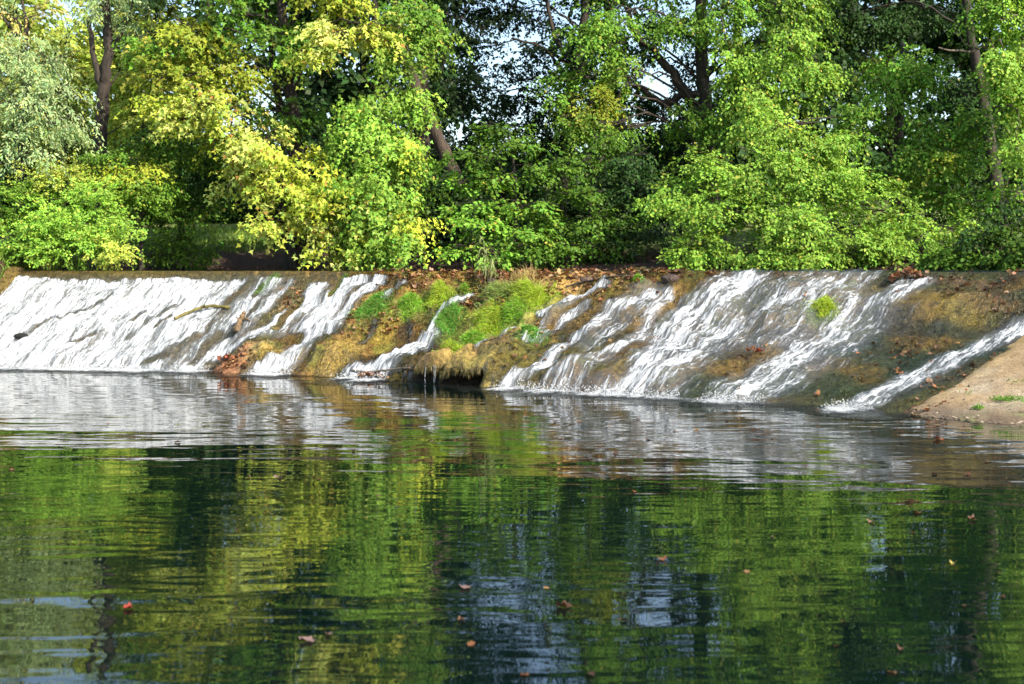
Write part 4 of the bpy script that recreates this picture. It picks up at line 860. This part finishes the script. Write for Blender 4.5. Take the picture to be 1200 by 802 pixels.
# dry straw-coloured tuft
i, j = pick(613, 330); n = 420
P, _, _ = surf_at(U[i, j] + .18 * rng.standard_normal(n) * .6, S[i, j] + .12 * rng.standard_normal(n) * .6)
v, f, cc = blades(P, np.tile((0, 0, 1.), (n, 1)), .26, STRAW, (-.1, -.1, 0), .005, .35)
r = thing('dry_grass_tuft', 'straw coloured dry grass tuft just right of the reed', 'grass tuft', tuple(P[0])); tag(obj('blades', mesh_np('blades', v, f, cc, M_GRASS), r), kind='stuff')
# the reed
i, j = pick(570, 330); b0 = np.array([gx[i, j], gy[i, j], gz[i, j]])
r = thing('reed_plant', 'tall pale reed with drooping leaves standing on the weir crest', 'reed', tuple(b0))
for dx, hgt, rr_ in ((-.03, .78, .010), (.08, .40, .008), (.02, .55, .007), (.16, .34, .008)):
    st = spline([b0 + (dx, 0, -.03), b0 + (dx + .01, 0, hgt * .5), b0 + (dx - .02, 0, hgt)], 8)
    v, f = tube(st, np.linspace(rr_, rr_ * .4, 8), 6)
    so = obj('stem', mesh_np('stem', v, f, np.tile((.26, .30, .12), (sum(len(x) for x in f), 1)), M_GRASS), r)
    for q in range(int(10 * hgt / .5) + 4):
        s0 = st[2 + int(rng.random() * 6)] if True else 0
        a_ = rng.random() * 2 * np.pi; dd = np.array([math.cos(a_), math.sin(a_), 0]); ln = .14 + .14 * rng.random()
        pth = [s0, s0 + dd * ln * .35 + (0, 0, ln * .45), s0 + dd * ln * .75 + (0, 0, ln * .25), s0 + dd * ln + (0, 0, -ln * .35)]
        pp = spline(pth, 7); sdv = np.cross(dd, (0, 0, 1)); wv_ = np.array([.5, .9, 1, .9, .7, .4, .05])[:, None] * .010
        v = np.concatenate([pp - sdv * wv_, pp + sdv * wv_ + (0, 0, .004)]); a7 = np.arange(6)
        f = np.stack([a7, a7 + 1, a7 + 8, a7 + 7], -1)
        lo = obj('leaf', mesh_np('leaf', v, f, np.tile(np.array((.30, .36, .14)) * (.8 + .4 * rng.random()), (6, 1)), M_GRASS), so, (0, 0, 0))
# bank grass
n = 12000; xx = -10.3 - rng.random(n) ** 1.5 * 4; yy = 27 + rng.random(n) * 7
zz = ground_h(xx, yy); k_ = zz > .8 + .3 * (yy > 29.5) * 2.5; xx, yy, zz = xx[k_], yy[k_], zz[k_]; n = len(xx); v, f, cc = blades(np.stack([xx, yy, zz], -1), np.tile((0, 0, 1.), (n, 1)), .28, (.19, .30, .05), (.1, -.2, 0), .009, .4)
tag(obj('bank_grass', mesh_np('bank_grass', v, f, cc, M_GRASS), None), 'long grass covering the left bank at the end of the weir', 'grass', kind='stuff')
n = 11000; xx = -13 + rng.random(n) * 12; yy = bankY(xx) + 1.6 + rng.random(n) ** 1.3 * 9
zz = ground_h(xx, yy); v, f, cc = blades(np.stack([xx, yy, zz], -1), np.tile((0, 0, 1.), (n, 1)), .16, (.17, .27, .05), (0, -.2, 0), .012, .5)
tag(obj('meadow_grass', mesh_np('meadow_grass', v, f, cc, M_GRASS), None), 'sunlit grass on the level ground behind the bank under the maple', 'grass', kind='stuff')
n = 900; uq = us_[0] + .5 + rng.random(n) ** .8 * 3.5; sq = 1 + rng.random(n) * 4.5
m_ = (fbm(uq * 1.6, sq * 2.2, 3, 19) > .56); uq, sq = uq[m_], sq[m_]
ix = np.clip(((uq - us_[0]) / .06).astype(int), 0, len(us_) - 1); xx = footX(us_[ix]); jx = np.clip(np.searchsorted(ts_, sq / RR(xx)), 0, len(ts_) - 1)
P = np.repeat(np.stack([sx[ix, jx], sy[ix, jx], hs[ix, jx]], -1), 14, 0); P[:, :2] += rng.standard_normal((len(P), 2)) * .07
v, f, cc = blades(P, np.tile((0, 0, 1.), (len(P), 1)), .06, (.17, .27, .06), (-.1, -.1, 0), .005, .6)
tag(obj('sand_grass', mesh_np('sand_grass', v, f, cc, M_GRASS), None), 'thin patches of short grass on the sand bank', 'grass', kind='stuff')

# ------------------------------------------------------------------ fallen leaves
DEADC = [np.array(x) for x in ((.28, .12, .05), (.20, .085, .04), (.16, .09, .05), (.34, .20, .08), (.10, .055, .03), (.28, .17, .11))]
def curled(seed, size=.1, curl=.25):
    q = np.random.default_rng(seed); k = 13
    a_ = np.linspace(-np.pi, np.pi, k, endpoint=False); lob = .62 + .38 * np.cos(5 * a_ / 2 * 1.0 + .4) ** 2 * (.8 + .4 * q.random(k))
    x = np.cos(a_) * lob * size * .55; y = np.sin(a_) * lob * size * .45
    z = curl * size * (np.abs(y) / (size * .45)) ** 1.5 + .06 * size * q.standard_normal(k) + .15 * size * (x / size) ** 2
    v = np.vstack([np.stack([x, y, z], -1), [[0, 0, 0]]])
    f = np.array([(b, (b + 1) % k, k) for b in range(k)])
    return v, f
LEAFM = []
for s_ in range(9):
    v, f = curled(s_, .1, (.12, .35, .6)[s_ % 3]); cc = DEADC[s_ % 6]
    LEAFM.append(mesh_np('fallen_leaf', v, f, np.tile(cc, (len(f), 1)) * (.8 + .4 * rng.random((len(f), 1))), M_DEAD))
FLOATM = [mesh_np('floating_leaf', *curled(60 + q, .1, (.10, .25, .4)[q % 3]), np.tile(DEADC[q % 6] * .62, (13, 1)), M_DEAD) for q in range(6)]
REDM = mesh_np('fallen_leaf', *curled(40, .1, .5), np.tile((.24, .04, .025), (13, 1)), M_DEAD)
YELM = mesh_np('fallen_leaf', *curled(41, .1, .5), np.tile((.38, .30, .07), (13, 1)), M_DEAD)
PNKM = mesh_np('fallen_leaf', *curled(42, .1, .2), np.tile((.20, .13, .11), (13, 1)), M_DEAD)
def put_leaf(name, me, loc, sc, label, cat, group, tilt=.12):
    o = bpy.data.objects.new(name, me); COL.objects.link(o)
    o.location = loc; o.scale = (sc,) * 3; o.rotation_euler = (rng.standard_normal() * tilt, rng.standard_normal() * tilt, rng.random() * 6.28)
    return tag(o, label, cat, group)
pool_at = lambda px, py: ((px - 600) / F * (CZ * F / (py - HY)), CZ * F / (py - HY), .004)
GF = 'fallen leaves floating on the pool'
for px, py, me, sc, lab in [(150, 714, REDM, .6, 'dark red leaf floating alone on the lower left of the pool'), (660, 712, LEAFM[4], 1.0, 'large curled brown leaf floating low in the middle of the pool'),
                            (1117, 662, YELM, .6, 'pale yellow leaf floating upright on the right of the pool'), (545, 690, PNKM, .9, 'pinkish pale leaf floating in the dark middle reflection'),
                            (326, 560, PNKM, 1.1, 'pinkish leaf floating in front of the yellow reflection'), (775, 656, LEAFM[1], .9, 'reddish leaf floating left of the bright bush reflection'),
                            (360, 752, PNKM, 1.0, 'flat pale leaf floating near the bottom left of the pool'), (1100, 516, LEAFM[1], 1.2, 'brown leaf floating in the reflection of the narrow right stream')]:
    put_leaf('floating_leaf', me, pool_at(px, py), sc, lab, 'leaf', GF)
spots = [(208, 519), (249, 515), (291, 560), (374, 562), (438, 504), (532, 505), (556, 513), (595, 526), (414, 529), (443, 582), (552, 756), (385, 745), (540, 728), (650, 495), (679, 495), (747, 492), (657, 514), (759, 516), (722, 532), (816, 504), (826, 525),
         (792, 506), (1157, 542), (1095, 556), (980, 758), (1170, 672), (1175, 701), (1055, 762), (1045, 789), (692, 792), (615, 792), (1130, 712), (1070, 625), (1075, 602), (1020, 613), (1160, 625), (875, 671), (905, 630), (730, 728), (640, 690)]
for _ in range(8):
    y_ = 492 + 300 * rng.random() ** 1.6; spots.append((480 + 720 * rng.random() if rng.random() < .75 else 480 * rng.random(), y_))
def zone(px, py):
    a = 'left' if px < 450 else ('middle' if px < 820 else 'right')
    return 'small brown fallen leaf floating flat on the ' + a + (' of the pool near the weir' if py < 545 else (' of the pool, half way out' if py < 660 else ' of the pool, close by'))
for px, py in spots:
    put_leaf('floating_leaf', FLOATM[int(rng.random() * 6)], pool_at(px, py), (.35 + .45 * rng.random()) * (.72 if py > 620 else 1.0), zone(px, py), 'leaf', GF)
# litter lodged on the weir: the larger ones single, the rest a mass
LIT = [(440, 800, 316, 326, 480), (800, 960, 318, 328, 60), (430, 560, 324, 342, 110), (400, 470, 355, 392, 130), (540, 600, 340, 362, 140), (640, 780, 326, 352, 160), (330, 360, 330, 362, 50), (255, 300, 408, 436, 40), (1085, 1200, 317, 345, 60), (1160, 1200, 345, 370, 16), (1060, 1120, 478, 492, 30), (1040, 1080, 400, 450, 26),
       (1000, 1130, 400, 470, 50), (905, 1060, 332, 352, 40), (580, 720, 380, 430, 60), (425, 455, 434, 444, 60), (860, 900, 405, 430, 14), (560, 640, 318, 330, 120), (850, 960, 428, 470, 20), (1060, 1190, 415, 485, 40)]
LP, BIG = [], []
for x0_, x1_, y0_, y1_, n in LIT:
    for q in range(n):
        i, j = pick(x0_ + (x1_ - x0_) * rng.random(), y0_ + (y1_ - y0_) * rng.random(), 2.0)
        if flow[i, j] > .55 and rng.random() < .85: continue
        LP.append((gx[i, j], gy[i, j], gz[i, j]))
LP = np.array(LP); LP[:, :2] += rng.standard_normal((len(LP), 2)) * .02
for i in range(len(LP)):
    if i % 9 == 0 and len(BIG) < 150: BIG.append(i)
for i in BIG:
    put_leaf('fallen_leaf', LEAFM[int(rng.random() * 9)], LP[i] + np.array([0, 0, .025]), .8 + .5 * rng.random(), 'brown fallen leaf stranded ' + ('on the tan mounds of the left fall' if 600 + F * LP[i][0] / LP[i][1] < 420 else ('around the grass cushions of the weir' if 600 + F * LP[i][0] / LP[i][1] < 640 else ('along the crest right of the grass cushions' if 600 + F * LP[i][0] / LP[i][1] < 900 else 'on the dark right part of the weir'))), 'leaf', 'fallen leaves stranded on the weir', .5)
rest = LP[np.setdiff1d(np.arange(len(LP)), BIG)]; parts, cols = [], []
for p in rest:
    v, f = curled(int(rng.random() * 60), .055 + .05 * rng.random(), .3)
    e = Vector((rng.standard_normal() * .5, rng.standard_normal() * .5, rng.random() * 6.28))
    ca, sa = math.cos(e.z), math.sin(e.z); cx_, sx__ = math.cos(e.x), math.sin(e.x)
    Rm = np.array([[ca, -sa, 0], [sa, ca, 0], [0, 0, 1]]) @ np.array([[1, 0, 0], [0, cx_, -sx__], [0, sx__, cx_]])
    parts.append((v @ Rm.T + p + np.array([0, 0, .015 + .02 * rng.random()]), [f])); cols.append(np.tile(DEADC[int(rng.random() * 6)] * (.7 + .6 * rng.random()), (len(f), 1)))
v, f = join(parts)
tag(obj('leaf_litter', mesh_np('leaf_litter', v, f, np.vstack(cols), M_DEAD)), 'orange brown leaf litter lodged along the crest and ledges of the weir', 'leaf litter', kind='stuff')
def heap(px, py, wx_, n, label, cat='leaf heap', cols_=None, hgt=.12, size=.11):
    i, j = pick(px, py); b0 = np.array([gx[i, j], gy[i, j], gz[i, j]]); ps, cs_ = [], []
    for q in range(n):
        v, f = curled(int(rng.random() * 80), size * (.8 + .5 * rng.random()), .45)
        a_, b_ = rng.standard_normal(2) * .9; ca, sa = math.cos(a_ * 2), math.sin(a_ * 2); cb, sb = math.cos(b_), math.sin(b_)
        Rm = np.array([[ca, -sa, 0], [sa, ca, 0], [0, 0, 1]]) @ np.array([[1, 0, 0], [0, cb, -sb], [0, sb, cb]])
        x_ = (rng.random() * 2 - 1); z_ = rng.random() * hgt * (1 - x_ * x_)
        ps.append((v @ Rm.T + b0 + np.array([x_ * wx_, (rng.random() - .5) * wx_ * .7, .03 + z_]), [f])); c0 = (cols_ or DEADC)[int(rng.random() * len(cols_ or DEADC))]; cs_.append(np.tile(c0 * (.7 + .6 * rng.random()), (len(f), 1)))
    v, f = join(ps); r = thing('leaf_heap', label, cat, tuple(b0)); obj('heaped_leaves', mesh_np('heaped_leaves', v, f, np.vstack(cs_), M_DEAD), r)
heap(1064, 327, .27, 60, 'rusty heap of dead leaves caught on the right part of the crest', hgt=.16)
heap(885, 412, .12, 10, 'small bright red leaf cluster among the streams on the right', cols_=[np.array((.32, .07, .03)), np.array((.24, .05, .02)), np.array((.34, .14, .05))], hgt=.04, size=.075)
heap(436, 441, .20, 34, 'heap of brown leaves washed up at the foot of the narrow chute', hgt=.06)
heap(571, 328, .13, 22, 'dark brown clump of leaves at the foot of the reed', cols_=[np.array((.10, .05, .03)), np.array((.22, .10, .06))], hgt=.12)
heap(270, 420, .2, 14, 'red brown leaves caught on the tan mound in the left fall', cols_=[np.array((.36, .12, .06)), np.array((.30, .16, .08))], hgt=.05)

# ------------------------------------------------------------------ driftwood and stones on the weir
def driftwood(name, label, pts, r0_, r1_, mat, lift=.05, cat='branch', twigs=()):
    P = []
    for px, py, up in pts:
        i, j = pick(px, py); P.append((gx[i, j], gy[i, j], max(gz[i, j], wz[i, j]) + lift + up))
    q = spline(P, 18); q[1:-1] += rng.standard_normal((16, 3)) * r0_ * .2
    v, f = tube(q, np.linspace(r0_, r1_, 18), 9, .3)
    root = thing(name, label, cat, P[0]); obj('stem', mesh_np('stem', v, f, None, mat, True), root)
    for k, d, ln in twigs:
        e = q[k] + np.array(d) * ln; m_ = (q[k] + e) / 2 + rng.standard_normal(3) * .02
        v, f = tube(spline([q[k], m_, e], 8), np.linspace(r1_ * .8, r1_ * .3, 8), 6, .2); obj('twig', mesh_np('twig', v, f, None, mat, True), root)
driftwood('mossy_branch', 'mossy yellow brown branch lying across the white water on the left', [(205, 377, 0), (225, 369, .02), (245, 363, .03), (268, 364, .0)], .028, .034, M_MOSSWOOD, twigs=[(9, (.2, -.5, .3), .12)])
driftwood('driftwood_stump', 'upright broken piece of driftwood standing in the left fall', [(276, 392, 0), (279, 384, .07), (284, 380, .16)], .06, .035, M_WOOD, cat='driftwood', twigs=[(13, (.6, -.2, -.25), .28), (10, (-.4, -.1, .6), .14)])
driftwood('dark_stick', 'thin dark stick lying along the leafy crest right of the middle', [(662, 336, 0), (690, 330, .02), (720, 326, .02), (742, 323, .0)], .018, .012, M_BARK, lift=.02, cat='stick', twigs=[(8, (.3, -.3, .2), .15)])
driftwood('washed_up_twig', 'grey twig washed up with leaves at the foot of the narrow chute', [(412, 438, 0), (430, 440, .0), (452, 438, .02), (478, 434, .02)], .02, .012, M_BARK2, lift=.02, cat='twig', twigs=[(10, (.2, -.4, .2), .18)])
def stone(px, py, size, label, col, sq=(1, .8, .6)):
    i, j = pick(px, py); b0 = np.array([gx[i, j], gy[i, j], max(gz[i, j], wz[i, j])])
    th, ph = np.meshgrid(np.linspace(0, 2 * np.pi, 14, endpoint=False), np.linspace(.12, np.pi - .12, 8), indexing='ij')
    d = np.stack([np.cos(th) * np.sin(ph), np.sin(th) * np.sin(ph), np.cos(ph)], -1)
    rr_ = size * (.75 + .5 * fbm(th * 1.0 + px, ph * 1.6, 3, 4))[..., None]; rr_[0:1] = rr_[0:1]
    v = (d * rr_ * np.array(sq)).reshape(-1, 3) + b0 + np.array([0, 0, size * .15])
    a = np.arange(14)[:, None]; b = np.arange(7)[None]; a2 = (a + 1) % 14
    f = np.stack([a * 8 + b, a2 * 8 + b, a2 * 8 + b + 1, a * 8 + b + 1], -1).reshape(-1, 4)
    cap = [np.array([[k * 8 for k in range(14)]]), np.array([[k * 8 + 7 for k in range(14)]])]
    o = obj('stone', mesh_np('stone', v - b0, [f] + cap, np.tile(col, (len(v), 1)), M_TUFA, True, tint_domain='POINT'), None, tuple(b0))
    return tag(o, label, 'stone')
stone(23, 393, .10, 'black wet stone sticking out of the white water at the far left', (.02, .02, .02), (1.5, .7, .5))
stone(690, 328, .10, 'brown stone among the leaves on the crest, left of the tiny green tuft', (.16, .11, .08), (1.4, .8, .6))
stone(785, 327, .12, 'dark stone on the leafy crest right of the tiny green tuft', (.10, .07, .06), (1.3, .8, .7))
stone(575, 331, .09, 'dark stone beside the foot of the reed', (.09, .06, .05), (1.2, .8, .8))
# low plants on the sand bank
for px, py, lab in ((1147, 477, 'small green weed near the waterline of the sand bank'), (1185, 468, 'larger green weed on the right of the sand bank')):
    d2 = np.hypot(600 + F * sx / sy - px, HY + F * (CZ - hs) / sy - py); i, j = np.unravel_index(np.argmin(d2), d2.shape)
    b0 = np.array([sx[i, j], sy[i, j], hs[i, j]]); n = 60 if px < 1160 else 160
    P = b0 + rng.standard_normal((n, 3)) * np.array([.04, .03, 0]) * (1 if px < 1160 else 2.6)
    v, f, cc = blades(P, np.tile((0, 0, 1.), (n, 1)), .07, (.14, .26, .05), (-.1, -.1, 0), .008, .8)
    r = thing('weed', lab, 'weed', tuple(b0)); tag(obj('blades', mesh_np('blades', v, f, cc, M_GRASS), r), kind='stuff')

n = 420; uq = us_[0] + .4 + rng.random(n) * 4.2; sq = np.where(rng.random(n) < .5, .02 + .18 * rng.random(n), rng.random(n) * 4.5)
ix = np.clip(((uq - us_[0]) / .06).astype(int), 0, len(us_) - 1); jx = np.clip(np.searchsorted(ts_, sq / RR(footX(us_[ix]))), 0, len(ts_) - 1)
ps, cs_ = [], []
for a, b in zip(ix, jx):
    p = np.array([sx[a, b], sy[a, b], hs[a, b]]); r_ = .008 + .022 * rng.random() ** 2
    o8 = norm(rng.standard_normal((12, 3)))
    th = np.arange(6) / 6 * 2 * np.pi
    v = np.vstack([np.stack([np.cos(th), np.sin(th), th * 0], -1) * (.8 + .4 * rng.random((6, 1))), np.stack([np.cos(th + .5) * .6, np.sin(th + .5) * .6, th * 0 + .5], -1), [[0, 0, .65]]]) * r_ * np.array([1.2, 1, .8]) + p
    k6 = np.arange(6)
    f = [np.stack([k6, (k6 + 1) % 6, (k6 + 1) % 6 + 6], -1), np.stack([k6, (k6 + 1) % 6 + 6, k6 + 6], -1), np.stack([k6 + 6, (k6 + 1) % 6 + 6, k6 * 0 + 12], -1)]
    ps.append((v, [np.vstack(f)])); col = np.array(((.16, .12, .09), (.32, .26, .20), (.10, .07, .05))[int(rng.random() * 3)]); cs_.append(np.tile(col, (18, 1)))
v, f = join(ps)
tag(obj('pebbles', mesh_np('pebbles', v, f, np.vstack(cs_), M_DEAD)), 'small pebbles and bits along the waterline of the sand bank', 'pebbles', kind='stuff')
